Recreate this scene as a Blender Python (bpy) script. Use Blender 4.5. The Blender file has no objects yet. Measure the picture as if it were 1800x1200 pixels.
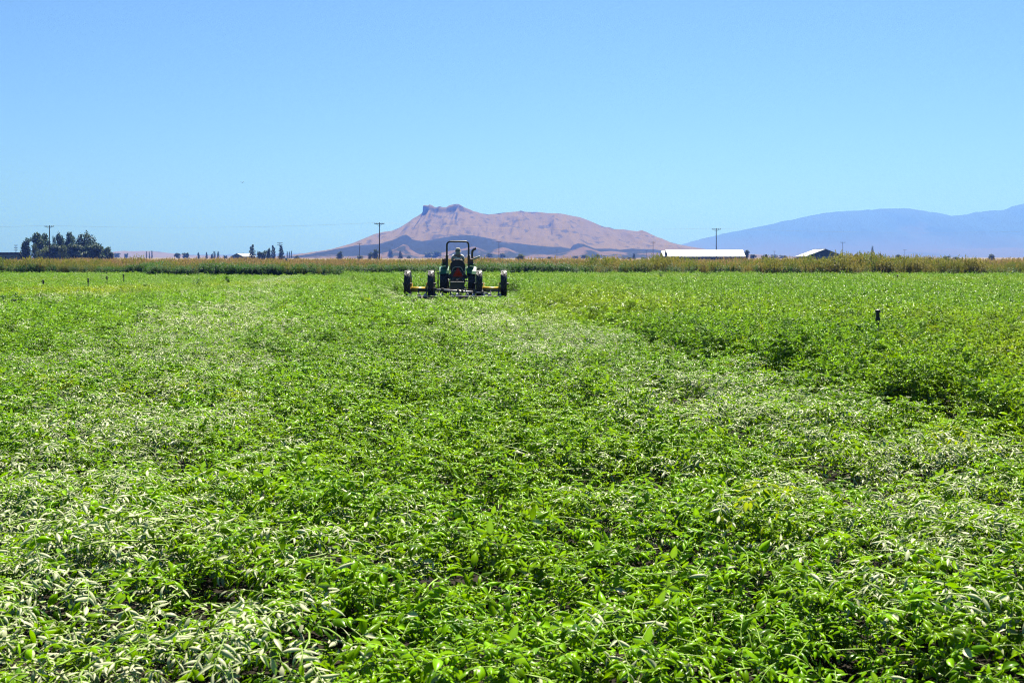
import bpy, bmesh, math, random
import numpy as np
from mathutils import Vector, Matrix, Quaternion

R = math.radians
PI = math.pi
rng = np.random.default_rng(7)
random.seed(7)
SC = bpy.context.scene
COL = SC.collection

# ------------------------------------------------------------------ camera, sky, sun, exposure
CZ = 1.8            # eye height above the ground
F = 2000.0          # focal length in photo pixels (1800 wide, 40 mm on 36 mm)
HY = 452.0          # photo row of the horizon
SUN_EL, SUN_AZ = 57.0, 13.0

cd = bpy.data.cameras.new('camera')
cam = bpy.data.objects.new('camera', cd)
COL.objects.link(cam)
cam.location = (0, 0, CZ)
cam.rotation_euler = (R(90), 0, 0)
cd.sensor_width = 36.0
cd.lens = 40.0
cd.shift_y = -148.0 / 1800.0
cd.clip_start = 0.05
cd.clip_end = 60000
cd.dof.use_dof = True
cd.dof.focus_distance = 24.0
cd.dof.aperture_fstop = 8.0
SC.camera = cam

world = bpy.data.worlds.new('World')
SC.world = world
world.use_nodes = True
wn, wl = world.node_tree.nodes, world.node_tree.links
wn.clear()
wo = wn.new('ShaderNodeOutputWorld')
wb = wn.new('ShaderNodeBackground')
ws = wn.new('ShaderNodeTexSky')
ws.sky_type = 'NISHITA'
ws.sun_disc = False
ws.sun_elevation = R(SUN_EL)
ws.sun_rotation = R(SUN_AZ)
ws.altitude = 1200
ws.air_density = 1.0
ws.dust_density = 1.6
ws.ozone_density = 2.5
wb.inputs['Strength'].default_value = 0.050
wt = wn.new('ShaderNodeMix')         # the same tint over the whole sky: a deep, dry blue
wt.data_type = 'RGBA'
wt.blend_type = 'MULTIPLY'
wt.inputs[0].default_value = 1.0
wt.inputs[7].default_value = (0.505, 0.74, 0.935, 1)
wl.new(ws.outputs[0], wt.inputs[6])
wl.new(wt.outputs[2], wb.inputs['Color'])
wl.new(wb.outputs[0], wo.inputs['Surface'])

S = Vector((math.sin(R(SUN_AZ)) * math.cos(R(SUN_EL)), math.cos(R(SUN_AZ)) * math.cos(R(SUN_EL)), math.sin(R(SUN_EL))))
ld = bpy.data.lights.new('sun', 'SUN')
ld.energy = 5.0
ld.angle = R(0.53)
ld.color = (1.0, 0.955, 0.88)
sun = bpy.data.objects.new('sun', ld)
COL.objects.link(sun)
sun.location = S * 200
sun.rotation_euler = S.to_track_quat('Z', 'Y').to_euler()

SC.view_settings.view_transform = 'Standard'
SC.view_settings.look = 'None'
SC.view_settings.exposure = 1.42
SC.view_settings.gamma = 1.0
SC.view_settings.use_curve_mapping = False
SC.render.engine = 'CYCLES'
SC.cycles.max_bounces = 6
SC.cycles.diffuse_bounces = 0
SC.cycles.glossy_bounces = 2
SC.cycles.transmission_bounces = 4
SC.cycles.volume_bounces = 0
SC.cycles.use_denoising = True
SC.cycles.denoiser = 'OPENIMAGEDENOISE'
SC.cycles.denoising_input_passes = 'RGB_ALBEDO_NORMAL'
SC.cycles.denoising_prefilter = 'NONE'
SC.cycles.filter_width = 1.1


def at(px, py, d):
    """point at distance d ahead of the eye that the photo shows at (px, py)"""
    return Vector(((px - 900) / F * d, d, CZ + (HY - py) / F * d))


# ------------------------------------------------------------------ small helpers
def tag(o, label=None, cat=None, group=None, kind=None):
    if label: o['label'] = label
    if cat: o['category'] = cat
    if group: o['group'] = group
    if kind: o['kind'] = kind
    return o


def link(o, parent=None, col=COL):
    if col: col.objects.link(o)
    if parent: o.parent = parent
    return o


def empty(name, loc, rz=0.0):
    o = bpy.data.objects.new(name, None)
    o.empty_display_size = 0.3
    o.location = loc
    o.rotation_euler = (0, 0, rz)
    return link(o)


def mesh_np(name, V, Fc, mats=(), smooth=False, matidx=None, attrs=None):
    me = bpy.data.meshes.new(name)
    me.from_pydata([tuple(v) for v in V], [], [tuple(int(i) for i in f) for f in Fc])
    for m in mats: me.materials.append(m)
    if matidx is not None:
        me.polygons.foreach_set('material_index', np.asarray(matidx, dtype=np.int32))
    if smooth:
        me.polygons.foreach_set('use_smooth', np.ones(len(me.polygons), dtype=bool))
    for k, a in (attrs or {}).items():
        at_ = me.attributes.new(k, 'FLOAT', 'POINT')
        at_.data.foreach_set('value', np.asarray(a, dtype=np.float32))
    me.update()
    return me


class MB:
    """collects shapes, then links them as one mesh"""
    def __init__(self): self.v, self.f = [], []

    def add(self, v, f):
        o = len(self.v)
        self.v += [tuple(p) for p in v]
        self.f += [tuple(i + o for i in q) for q in f]
        return self

    def box(self, c, s, rot=None, taper=1.0):
        hx, hy, hz = s[0] / 2, s[1] / 2, s[2] / 2
        v = [Vector((x * hx * (taper if z > 0 else 1), y * hy * (taper if z > 0 else 1), z * hz)) for z in (-1, 1) for x, y in ((-1, -1), (1, -1), (1, 1), (-1, 1))]
        if rot is not None: v = [rot @ p for p in v]
        v = [p + Vector(c) for p in v]
        return self.add(v, [(3, 2, 1, 0), (4, 5, 6, 7), (0, 1, 5, 4), (1, 2, 6, 5), (2, 3, 7, 6), (3, 0, 4, 7)])

    def bar(self, a, b, w, h=None):
        a, b = Vector(a), Vector(b)
        h = h or w
        d = (b - a)
        q = d.to_track_quat('Z', 'Y').to_matrix()
        return self.box((a + b) / 2, (w, h, d.length), q)

    def tube(self, pts, rad, n=8, caps=True):
        pts = [Vector(p) for p in pts]
        if not hasattr(rad, '__len__'): rad = [rad] * len(pts)
        v, f = [], []
        up = Vector((0.13, 0.21, 0.97))
        for i, p in enumerate(pts):
            t = (pts[min(i + 1, len(pts) - 1)] - pts[max(i - 1, 0)]).normalized()
            if abs(t.dot(up)) > 0.97: up = Vector((0.9, 0.3, 0.1))
            a = t.cross(up).normalized()
            b = t.cross(a).normalized()
            for k in range(n):
                an = 2 * PI * k / n
                v.append(p + (a * math.cos(an) + b * math.sin(an)) * rad[i])
        for i in range(len(pts) - 1):
            for k in range(n):
                f.append((i * n + k, i * n + (k + 1) % n, (i + 1) * n + (k + 1) % n, (i + 1) * n + k))
        if caps:
            f.append(tuple(range(n - 1, -1, -1)))
            f.append(tuple((len(pts) - 1) * n + k for k in range(n)))
        return self.add(v, f)

    def prism(self, prof, a, b, axis='x'):
        """profile of (p, q) extruded along an axis"""
        n = len(prof)
        mk = {'x': lambda t, p, q: (t, p, q), 'y': lambda t, p, q: (p, t, q), 'z': lambda t, p, q: (p, q, t)}[axis]
        v = [mk(a, p, q) for p, q in prof] + [mk(b, p, q) for p, q in prof]
        f = [tuple(range(n - 1, -1, -1)), tuple(range(n, 2 * n))]
        f += [(i, (i + 1) % n, n + (i + 1) % n, n + i) for i in range(n)]
        return self.add(v, f)

    def lathe(self, prof, c, axis='x', n=24):
        """profile of (radius, offset) turned round an axis through c"""
        v, f = [], []
        for r_, o in prof:
            for k in range(n):
                a = 2 * PI * k / n
                p = {'x': (o, r_ * math.cos(a), r_ * math.sin(a)), 'z': (r_ * math.cos(a), r_ * math.sin(a), o), 'y': (r_ * math.cos(a), o, r_ * math.sin(a))}[axis]
                v.append(Vector(p) + Vector(c))
        for i in range(len(prof) - 1):
            for k in range(n):
                f.append((i * n + k, i * n + (k + 1) % n, (i + 1) * n + (k + 1) % n, (i + 1) * n + k))
        return self.add(v, f)

    def mesh(self, name, m, bevel=0.0, smooth=False):
        bm = bmesh.new()
        vs = [bm.verts.new(p) for p in self.v]
        for q in self.f:
            try: bm.faces.new([vs[i] for i in q])
            except ValueError: pass
        bmesh.ops.recalc_face_normals(bm, faces=bm.faces)
        if bevel:
            es = [e for e in bm.edges if len(e.link_faces) == 2 and e.calc_face_angle(0) > 0.6]
            bmesh.ops.bevel(bm, geom=es, offset=bevel, segments=2, affect='EDGES', profile=0.5)
        me = bpy.data.meshes.new(name)
        bm.to_mesh(me)
        bm.free()
        me.materials.append(m)
        if smooth:
            me.polygons.foreach_set('use_smooth', np.ones(len(me.polygons), dtype=bool))
        return me

    def build(self, name, m, parent=None, bevel=0.0, smooth=False):
        return link(bpy.data.objects.new(name, self.mesh(name, m, bevel, smooth)), parent)


def copy_tree(o, parent=None):
    c = o.copy()
    COL.objects.link(c)
    c.parent = parent
    for ch in o.children: copy_tree(ch, c)
    return c


# value noise on a lattice
_lat = np.random.default_rng(3).random((257, 257))


def vnoise(x, y):
    x, y = np.asarray(x, float), np.asarray(y, float)
    xi, yi = np.floor(x).astype(int), np.floor(y).astype(int)
    fx, fy = x - xi, y - yi
    fx, fy = fx * fx * (3 - 2 * fx), fy * fy * (3 - 2 * fy)
    g = lambda a, b: _lat[a % 257, b % 257]
    return (g(xi, yi) * (1 - fx) + g(xi + 1, yi) * fx) * (1 - fy) + (g(xi, yi + 1) * (1 - fx) + g(xi + 1, yi + 1) * fx) * fy


def fbm(x, y, o=4):
    s, a, t = 0, 1, 0
    for i in range(o):
        s = s + a * vnoise(x * 2 ** i + 17.3 * i, y * 2 ** i + 9.1 * i)
        t += a
        a *= 0.5
    return s / t


# ------------------------------------------------------------------ materials
def new_mat(name):
    m = bpy.data.materials.new(name)
    m.use_nodes = True
    n, l = m.node_tree.nodes, m.node_tree.links
    b = n['Principled BSDF']
    return m, n, l, b


def spec(b, v):
    b.inputs['Specular IOR Level'].default_value = v


def mat(name, col, rough=0.6, metal=0.0, var=0.15, scale=6.0, sp=0.4, bump=0.0, dirt=None):
    """plain surface with a little mottling and grain of its own"""
    m, n, l, b = new_mat(name)
    tc = n.new('ShaderNodeTexCoord')
    no = n.new('ShaderNodeTexNoise')
    no.inputs['Scale'].default_value = scale
    no.inputs['Detail'].default_value = 5
    l.new(tc.outputs['Object'], no.inputs['Vector'])
    r = n.new('ShaderNodeValToRGB')
    d = dirt or [c * (1 - var * 2) for c in col]
    r.color_ramp.elements[0].color = (*d, 1)
    r.color_ramp.elements[1].color = (*[min(1, c * (1 + var)) for c in col], 1)
    r.color_ramp.elements[0].position = 0.28
    r.color_ramp.elements[1].position = 0.62
    l.new(no.outputs['Fac'], r.inputs['Fac'])
    l.new(r.outputs['Color'], b.inputs['Base Color'])
    b.inputs['Roughness'].default_value = rough
    b.inputs['Metallic'].default_value = metal
    spec(b, sp)
    if bump:
        bp = n.new('ShaderNodeBump')
        bp.inputs['Strength'].default_value = bump
        l.new(no.outputs['Fac'], bp.inputs['Height'])
        l.new(bp.outputs[0], b.inputs['Normal'])
    return m


def mix_col(n, l, fac, a, b):
    x = n.new('ShaderNodeMix')
    x.data_type = 'RGBA'
    for s, val in ((x.inputs['Factor'], fac), (x.inputs['A'], a), (x.inputs['B'], b)):
        pass
    if hasattr(fac, 'links'): l.new(fac, x.inputs[0])
    else: x.inputs[0].default_value = fac
    for sock, val in ((x.inputs[6], a), (x.inputs[7], b)):
        if hasattr(val, 'links'): l.new(val, sock)
        else: sock.default_value = (*val, 1)
    return x.outputs[2]


def leaf_mat(name, dark, light, yellow, under, trans, tw=0.35, rough=0.4, sp=0.5, inst=True):
    """two-sided leaf: green above, pale below, lets light through; lv differs from leaf to leaf"""
    m, n, l, b = new_mat(name)
    lv = n.new('ShaderNodeAttribute')
    lv.attribute_name = 'lv'
    c = mix_col(n, l, lv.outputs['Fac'], dark, light)
    tr = mix_col(n, l, lv.outputs['Fac'], [q * 0.75 for q in trans], trans)
    if inst:
        ye = n.new('ShaderNodeAttribute')
        ye.attribute_type = 'INSTANCER'
        ye.attribute_name = 'yel'
        c = mix_col(n, l, ye.outputs['Fac'], c, yellow)
        tr = mix_col(n, l, ye.outputs['Fac'], tr, [q * 1.6 for q in yellow])
    g = n.new('ShaderNodeNewGeometry')
    c2 = mix_col(n, l, g.outputs['Backfacing'], c, under)
    l.new(c2, b.inputs['Base Color'])
    b.inputs['Roughness'].default_value = rough
    spec(b, sp)
    t = n.new('ShaderNodeBsdfTranslucent')
    l.new(tr, t.inputs['Color'])
    mx = n.new('ShaderNodeMixShader')
    mx.inputs[0].default_value = tw
    l.new(b.outputs[0], mx.inputs[1])
    l.new(t.outputs[0], mx.inputs[2])
    l.new(mx.outputs[0], n['Material Output'].inputs['Surface'])
    return m


M = {}
M['crop_leaf'] = leaf_mat('crop_leaf', (0.016, 0.075, 0.0005), (0.255, 0.540, 0.0005), (0.38, 0.42, 0.002), (0.66, 0.68, 0.42), (0.30, 0.60, 0.0005), 0.32, 0.28, 0.10)
M['crop_stem'] = mat('crop_stem', (0.24, 0.38, 0.05), 0.5, var=0.2, scale=9, sp=.2)
M['weed_green'] = leaf_mat('weed_green', (0.010, 0.050, 0.005), (0.048, 0.140, 0.010), (0.12, 0.12, 0.03), (0.06, 0.12, 0.02), (0.07, 0.22, 0.008), 0.36, 0.6, 0.2)
M['weed_stalk'] = leaf_mat('weed_stalk', (0.026, 0.070, 0.007), (0.135, 0.185, 0.02), (0.46, 0.27, 0.08), (0.12, 0.15, 0.03), (0.18, 0.26, 0.02), 0.4, 0.6, 0.2)
M['dry_grass'] = leaf_mat('dry_grass', (0.28, 0.17, 0.075), (0.46, 0.30, 0.15), (0.20, 0.20, 0.05), (0.40, 0.26, 0.13), (0.42, 0.26, 0.11), 0.40, 0.6, 0.2)
M['tree_leaf'] = leaf_mat('tree_leaf', (0.022, 0.046, 0.014), (0.065, 0.105, 0.028), (0.1, 0.1, 0.02), (0.06, 0.085, 0.035), (0.07, 0.13, 0.02), 0.22, 0.6, 0.25, inst=False)
M['tree_leaf_pale'] = leaf_mat('tree_leaf_pale', (0.050, 0.085, 0.018), (0.12, 0.16, 0.030), (0.1, 0.1, 0.02), (0.10, 0.12, 0.035), (0.16, 0.22, 0.03), 0.25, 0.6, 0.25, inst=False)
M['needle'] = leaf_mat('needle', (0.012, 0.028, 0.012), (0.030, 0.052, 0.018), (0.1, 0.1, 0.02), (0.03, 0.045, 0.02), (0.03, 0.06, 0.02), 0.12, 0.7, 0.2, inst=False)
M['bark'] = mat('bark', (0.11, 0.085, 0.06), 0.9, scale=3, bump=0.4)
M['pole_wood'] = mat('pole_wood', (0.075, 0.055, 0.042), 0.85, scale=2)
M['wire'] = mat('wire', (0.30, 0.31, 0.33), 0.45, metal=0.3)
M['sunlit_lug_rubber'] = mat('sunlit_lug_rubber', (0.036, 0.034, 0.032), 0.5, var=0.2, scale=14, sp=0.4, dirt=(0.08, 0.07, 0.06))  # lighter than the tyre: sun glinting on the lugs, painted into the colour
M['rubber'] = mat('rubber', (0.018, 0.017, 0.016), 0.5, var=0.3, scale=14, sp=0.35, dirt=(0.035, 0.030, 0.024))
M['black_steel'] = mat('black_steel', (0.016, 0.016, 0.017), 0.38, var=0.3, scale=8, sp=0.5)
M['dark_steel'] = mat('dark_steel', (0.045, 0.043, 0.042), 0.45, metal=0.4, var=0.3, scale=9)
M['grey_steel'] = mat('grey_steel', (0.36, 0.35, 0.36), 0.42, metal=0.55, var=0.2, scale=7, dirt=(0.16, 0.13, 0.11))
M['worn_steel'] = mat('worn_steel', (0.50, 0.46, 0.44), 0.35, metal=0.5, var=0.2, scale=7, dirt=(0.24, 0.19, 0.16))
M['tractor_green'] = mat('tractor_green', (0.020, 0.15, 0.055), 0.42, var=0.2, scale=5, sp=0.4)
M['yellow_paint'] = mat('yellow_paint', (0.78, 0.50, 0.03), 0.40, var=0.1, scale=6, sp=0.5, dirt=(0.60, 0.36, 0.03))
M['amber_lens'] = mat('amber_lens', (0.22, 0.045, 0.02), 0.25, var=0.2, scale=20, sp=0.6)
M['sign_orange'] = mat('sign_orange', (0.95, 0.06, 0.010), 0.6, var=0.06, scale=9, sp=.15)
M['sign_red'] = mat('sign_red', (0.40, 0.010, 0.010), 0.3, var=0.1, scale=9)
M['seat_vinyl'] = mat('seat_vinyl', (0.020, 0.019, 0.019), 0.5, var=0.2)
M['seat_piping'] = mat('seat_piping', (0.62, 0.55, 0.40), 0.5, var=0.1)
M['straw'] = mat('straw', (0.74, 0.66, 0.48), 0.8, var=0.12, scale=40, bump=0.2)
M['white_cotton'] = mat('white_cotton', (0.86, 0.85, 0.82), 0.85, var=0.06, scale=20)
M['denim'] = mat('denim', (0.05, 0.07, 0.12), 0.85, var=0.15, scale=20)
M['skin'] = mat('skin', (0.42, 0.24, 0.16), 0.55, var=0.06)
M['hair'] = mat('hair', (0.03, 0.02, 0.015), 0.6)
M['leather'] = mat('leather', (0.06, 0.04, 0.03), 0.6)
M['roof_white'] = mat('roof_white', (0.80, 0.80, 0.79), 0.45, var=0.05, scale=0.6, sp=0.4)
M['barn_dark'] = mat('barn_dark', (0.030, 0.045, 0.038), 0.7, var=0.2, scale=0.7)
M['barn_green'] = mat('barn_green', (0.075, 0.115, 0.10), 0.7, var=0.15, scale=0.7)
M['barn_grey'] = mat('barn_grey', (0.34, 0.36, 0.37), 0.7, var=0.1, scale=0.7)
M['roof_dark'] = mat('roof_dark', (0.035, 0.035, 0.038), 0.7, var=0.2, scale=0.7)
M['glass_dark'] = mat('glass_dark', (0.02, 0.025, 0.03), 0.1, var=0.1)
M['sprinkler_metal'] = mat('sprinkler_metal', (0.016, 0.018, 0.024), 0.55, var=0.3, scale=30)
M['feather'] = mat('feather', (0.018, 0.018, 0.022), 0.6)
M['white_plastic'] = mat('white_plastic', (0.72, 0.73, 0.70), 0.4, var=0.06)


def soil_mat():
    m, n, l, b = new_mat('soil')
    tc = n.new('ShaderNodeTexCoord')
    no = n.new('ShaderNodeTexNoise')
    no.inputs['Scale'].default_value = 7
    no.inputs['Detail'].default_value = 8
    l.new(tc.outputs['Object'], no.inputs['Vector'])
    c = mix_col(n, l, no.outputs['Fac'], (0.013, 0.011, 0.008), (0.032, 0.026, 0.018))
    l.new(c, b.inputs['Base Color'])
    b.inputs['Roughness'].default_value = 0.95
    spec(b, 0.1)
    bp = n.new('ShaderNodeBump')
    bp.inputs['Strength'].default_value = 0.7
    l.new(no.outputs['Fac'], bp.inputs['Height'])
    l.new(bp.outputs[0], b.inputs['Normal'])
    return m


def plain_mat():
    m, n, l, b = new_mat('dry_plain')
    tc = n.new('ShaderNodeTexCoord')
    no = n.new('ShaderNodeTexNoise')
    no.inputs['Scale'].default_value = 0.01
    no.inputs['Detail'].default_value = 8
    l.new(tc.outputs['Object'], no.inputs['Vector'])
    c = mix_col(n, l, no.outputs['Fac'], (0.10, 0.10, 0.03), (0.24, 0.15, 0.075))
    l.new(c, b.inputs['Base Color'])
    b.inputs['Roughness'].default_value = 0.95
    spec(b, 0.1)
    return m


def hill_mat(name, grass, grass2, scrub, rock, s1, s2, thr=0.56, rock_slope=0.62, zone=None):
    """dry grass with scrub patches; steep faces are bare dark rock"""
    m, n, l, b = new_mat(name)
    tc = n.new('ShaderNodeTexCoord')
    a = n.new('ShaderNodeTexNoise')
    a.inputs['Scale'].default_value = s1
    a.inputs['Detail'].default_value = 9
    a.inputs['Roughness'].default_value = 0.6
    l.new(tc.outputs['Object'], a.inputs['Vector'])
    mp = n.new('ShaderNodeMapping')
    mp.inputs['Scale'].default_value = (1.0, 0.30, 2.0)
    mp.inputs['Rotation'].default_value = (0, R(16), 0)
    l.new(tc.outputs['Object'], mp.inputs['Vector'])
    s = n.new('ShaderNodeTexNoise')
    s.inputs['Scale'].default_value = s2
    s.inputs['Detail'].default_value = 9
    s.inputs['Roughness'].default_value = 0.62
    l.new(mp.outputs[0], s.inputs['Vector'])
    base = mix_col(n, l, a.outputs['Fac'], grass, grass2)
    r = n.new('ShaderNodeValToRGB')
    r.color_ramp.elements[0].position = thr
    r.color_ramp.elements[1].position = thr + 0.07
    l.new(s.outputs['Fac'], r.inputs['Fac'])
    c = mix_col(n, l, r.outputs['Color'], base, scrub)
    g = n.new('ShaderNodeNewGeometry')
    sx = n.new('ShaderNodeSeparateXYZ')
    l.new(g.outputs['True Normal'], sx.inputs[0])
    r2 = n.new('ShaderNodeValToRGB')
    r2.color_ramp.elements[0].position = rock_slope - 0.1
    r2.color_ramp.elements[1].position = rock_slope + 0.06
    r2.color_ramp.elements[0].color = (1, 1, 1, 1)
    r2.color_ramp.elements[1].color = (0, 0, 0, 1)
    l.new(sx.outputs['Z'], r2.inputs['Fac'])
    c = mix_col(n, l, r2.outputs['Color'], c, rock)
    if zone:            # woods above, dry grass below a ragged line
        z0, z1, low = zone
        pz = n.new('ShaderNodeSeparateXYZ')
        l.new(tc.outputs['Object'], pz.inputs[0])
        ad = n.new('ShaderNodeMath')
        ad.operation = 'MULTIPLY_ADD'
        l.new(a.outputs['Fac'], ad.inputs[0])
        ad.inputs[1].default_value = (z1 - z0) * 1.6
        l.new(pz.outputs['Z'], ad.inputs[2])
        mr = n.new('ShaderNodeMapRange')
        mr.inputs['From Min'].default_value = z0 + (z1 - z0) * .8
        mr.inputs['From Max'].default_value = z1 + (z1 - z0) * .8
        l.new(ad.outputs[0], mr.inputs['Value'])
        c = mix_col(n, l, mr.outputs[0], low, c)
    l.new(c, b.inputs['Base Color'])
    b.inputs['Roughness'].default_value = 0.95
    spec(b, 0.05)
    return m


M['soil'] = soil_mat()
M['plain'] = plain_mat()
M['butte'] = hill_mat('butte', (0.090, 0.058, 0.022), (0.182, 0.115, 0.044), (0.050, 0.036, 0.024), (0.016, 0.016, 0.018), 0.010, 0.034, 0.545, 0.58)
M['ridge'] = hill_mat('ridge', (0.007, 0.010, 0.010), (0.014, 0.017, 0.014), (0.10, 0.066, 0.05), (0.03, 0.03, 0.03), 0.006, 0.006, 0.60, 0.2)  # near-black ground tones with sparse tan noise patches
M['foot'] = hill_mat('foot', (0.085, 0.054, 0.040), (0.145, 0.088, 0.062), (0.016, 0.020, 0.018), (0.06, 0.06, 0.05), 0.006, 0.020, 0.47, 0.2)
M['mountain'] = hill_mat('mountain', (0.018, 0.030, 0.022), (0.032, 0.042, 0.03), (0.06, 0.05, 0.035), (0.05, 0.05, 0.05), 0.0009, 0.0012, 0.60, 0.2, (70, 210, (0.070, 0.050, 0.042)))
M['mountain_foot'] = hill_mat('mountain_foot', (0.065, 0.047, 0.038), (0.10, 0.072, 0.055), (0.05, 0.042, 0.034), (0.1, 0.1, 0.1), 0.0012, 0.002, 0.56, 0.2)
M['low_hill'] = hill_mat('low_hill', (0.12, 0.08, 0.05), (0.17, 0.11, 0.07), (0.08, 0.07, 0.045), (0.1, 0.1, 0.1), 0.003, 0.006, 0.56, 0.2)


# ------------------------------------------------------------------ setting: ground, field, hills, air
def disc_ground():
    V, Fc = [(0, 0, 0)], []
    radii = [30, 120, 500, 2000, 7000, 15500]
    n = 48
    for r_ in radii:
        for k in range(n):
            V.append((r_ * math.cos(2 * PI * k / n), r_ * math.sin(2 * PI * k / n), 0.0))
    for k in range(n): Fc.append((0, 1 + k, 1 + (k + 1) % n))
    for i in range(len(radii) - 1):
        for k in range(n):
            a, b = 1 + i * n + k, 1 + i * n + (k + 1) % n
            Fc.append((a, a + n, b + n, b))
    return mesh_np('ground', V, Fc, [M['plain']])


g = link(bpy.data.objects.new('ground', disc_ground()))
tag(g, 'dry tan plain running level to the foot of the hills', kind='structure')


# far edge of the crop, in ground coordinates (nearer on the right than on the left)
def edge_y(x):
    return np.interp(x, [-80, -66, -36, -33, -14, 0, 24, 60, 90], [118, 117, 115, 103, 101, 100, 95, 92, 91])


xs = np.linspace(-80, 85, 34)
V = [(x, -6, 0.004) for x in xs] + [(x, edge_y(x) + 1.0, 0.004) for x in xs]
n_ = len(xs)
fs = link(bpy.data.objects.new('field_soil', mesh_np('field_soil', V, [(i, i + 1, n_ + i + 1, n_ + i) for i in range(n_ - 1)], [M['soil']])))
tag(fs, 'dark soil under the green crop', kind='structure')


def hill(name, pts, D, front, back, m, label, nx=260, nf=40, gully=0.0, gfreq=0.01, power=1.25, rough=0.0, seed=0.0, cliff=None):
    """a hill whose skyline passes through the given photo points at distance D, with a real front and back slope"""
    px = np.array([p[0] for p in pts], float)
    py = np.array([p[1] for p in pts], float)
    X = (px - 900) / F * D
    H = np.maximum(CZ + (HY - py) / F * D, 0.0)
    xs = np.unique(np.concatenate([np.linspace(X[0], X[-1], nx), X]))
    hs = np.interp(xs, X, H)
    hs = hs + rough * (fbm(xs * 0.02 + seed, xs * 0 + seed, 4) - 0.5) * 2 * np.minimum(1, hs / 30)
    vf = np.linspace(0, 1, nf) if not cliff else np.concatenate([np.linspace(0, .93, nf - 12), np.linspace(.94, 1, 12)])
    vb = np.linspace(1, 0, 10)[1:]
    rows = []
    for v in vf:
        y = D - front * (1 - v)
        sh = v ** power
        wob = fbm(xs * gfreq + seed, np.full_like(xs, v * 1.1 + seed), 5)
        rid = 1 - np.abs(wob - 0.5) * 4
        fade = 4 * v * (1 - v)
        fine = fbm(xs * gfreq * 4 + seed, np.full_like(xs, v * 9 + seed), 4) - 0.5
        if cliff:
            cl = np.interp(xs, [(p_ - 900) / F * D for p_, _ in cliff], [q_ / F * D for _, q_ in cliff]) * (.35 + 1.1 * fbm(xs * .07, xs * 0 + 3, 3))
            base_h = hs - cl
        else:
            cl, base_h = 0.0, hs
        z = base_h * sh * (1 + gully * fade * (rid - 0.5)) + hs * gully * 0.35 * fade * fine
        z = z + cl * np.clip((v - .962 + .02 * (vnoise(xs * .05, xs * 0 + 8) - .5)) / .018, 0, 1)
        z = np.minimum(z, np.maximum((hs - CZ) * (y / D) * 0.995, 0) + CZ) if v < 1 else hs
        rows.append((xs, np.full_like(xs, y) + (0 if v in (0, 1) else 1) * (wob - 0.5) * front * 0.03, z))
    for v in vb:
        rows.append((xs, np.full_like(xs, D + back * (1 - v)), hs * v ** 1.1))
    n = len(xs)
    V = np.stack([np.concatenate([r_[k] for r_ in rows]) for k in range(3)], 1)
    V[:, 2] -= 0.3
    Fc = [(r_ * n + i, r_ * n + i + 1, (r_ + 1) * n + i + 1, (r_ + 1) * n + i) for r_ in range(len(rows) - 1) for i in range(n - 1)]
    o = link(bpy.data.objects.new(name, mesh_np(name, V, Fc, [m], smooth=True)))
    return tag(o, label, kind='structure')


hill('butte_hill', [(540, 452.5), (552, 448), (560, 445), (572, 441), (585, 437.5), (600, 433), (606, 431), (612, 430), (618, 428.5), (630, 423), (645, 417), (660, 410.5), (675, 407),
     (688, 405.5), (700, 401), (712, 394), (720, 389), (726, 384), (735, 379.5), (742, 374.5), (743.5, 372), (744.3, 361), (747, 360), (752, 361), (755, 359), (759, 360), (764, 363.5), (768, 364),
     (772, 362.5), (778, 364), (785, 364), (789, 361.5), (795, 360), (800, 359), (806, 358.5), (811, 361), (816, 364.5), (825, 368), (832, 371.5), (839, 373), (846, 375.5), (858, 377),
     (868, 376), (882, 373.5), (900, 372), (911, 371), (916, 369.5), (922, 371.5), (930, 372), (945, 372.5), (962, 374), (980, 374), (992, 376), (1003, 378), (1020, 382), (1036, 388.5),
     (1050, 394), (1062, 398), (1071, 399.5), (1080, 403), (1095, 403.5), (1110, 405), (1120, 406), (1128, 404), (1136, 407), (1146, 412), (1158, 417.5), (1170, 422.5), (1184, 427), (1200, 430.5), (1225, 435), (1250, 439), (1290, 444), (1330, 449), (1360, 452.5)],
     3600, 900, 900, M['butte'], 'long dry tan hill with a dark rock crag on its crest', nx=420, nf=60, gully=0.30, gfreq=0.012, power=1.2, rough=2.0, seed=3.1,
     cliff=[(690, 0), (735, 1.5), (742, 4), (744.5, 14), (752, 11), (760, 7), (770, 7), (780, 6), (792, 9), (806, 10), (818, 7), (828, 4), (838, 2), (860, 0), (905, 0), (914, 2.5), (926, 1), (940, 0), (1055, 1), (1072, 2), (1086, .5), (1116, 1), (1130, 3), (1142, 1), (1160, 0)])
hill('lower_ridge', [(550, 452.5), (562, 446), (575, 441.5), (590, 438.5), (605, 435.5), (622, 432), (640, 430), (655, 429.5), (668, 428), (682, 424), (692, 421), (700, 418), (708, 414), (714, 413), (719, 416), (724, 421),
     (732, 423), (742, 424), (755, 422), (768, 420), (780, 417.5), (795, 415), (810, 413.5), (825, 413), (838, 414.5), (850, 416.5), (862, 419), (880, 422.5), (895, 426), (912, 428), (930, 430.5), (950, 432.5),
     (968, 433.5), (982, 434), (998, 436), (1010, 440), (1020, 446), (1030, 452.5)],
     2700, 500, 420, M['ridge'], 'low dark ridge in front of the dry hill', nx=300, nf=40, gully=0.25, gfreq=0.02, power=0.9, rough=2.0, seed=8.7)
hill('dark_bench', [(985, 452.5), (1000, 440), (1008, 431), (1016, 428.5), (1026, 429.5), (1034, 433), (1046, 437.5), (1060, 437), (1075, 436.5), (1090, 438.5), (1110, 437), (1130, 438), (1150, 438.5), (1165, 440.5), (1190, 444), (1215, 449), (1225, 452.5)],
     2650, 320, 300, M['ridge'], 'low dark bench below the right shoulder of the hill', nx=160, nf=26, gully=0.3, gfreq=0.03, power=0.9, rough=2.0, seed=5.2)
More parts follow.
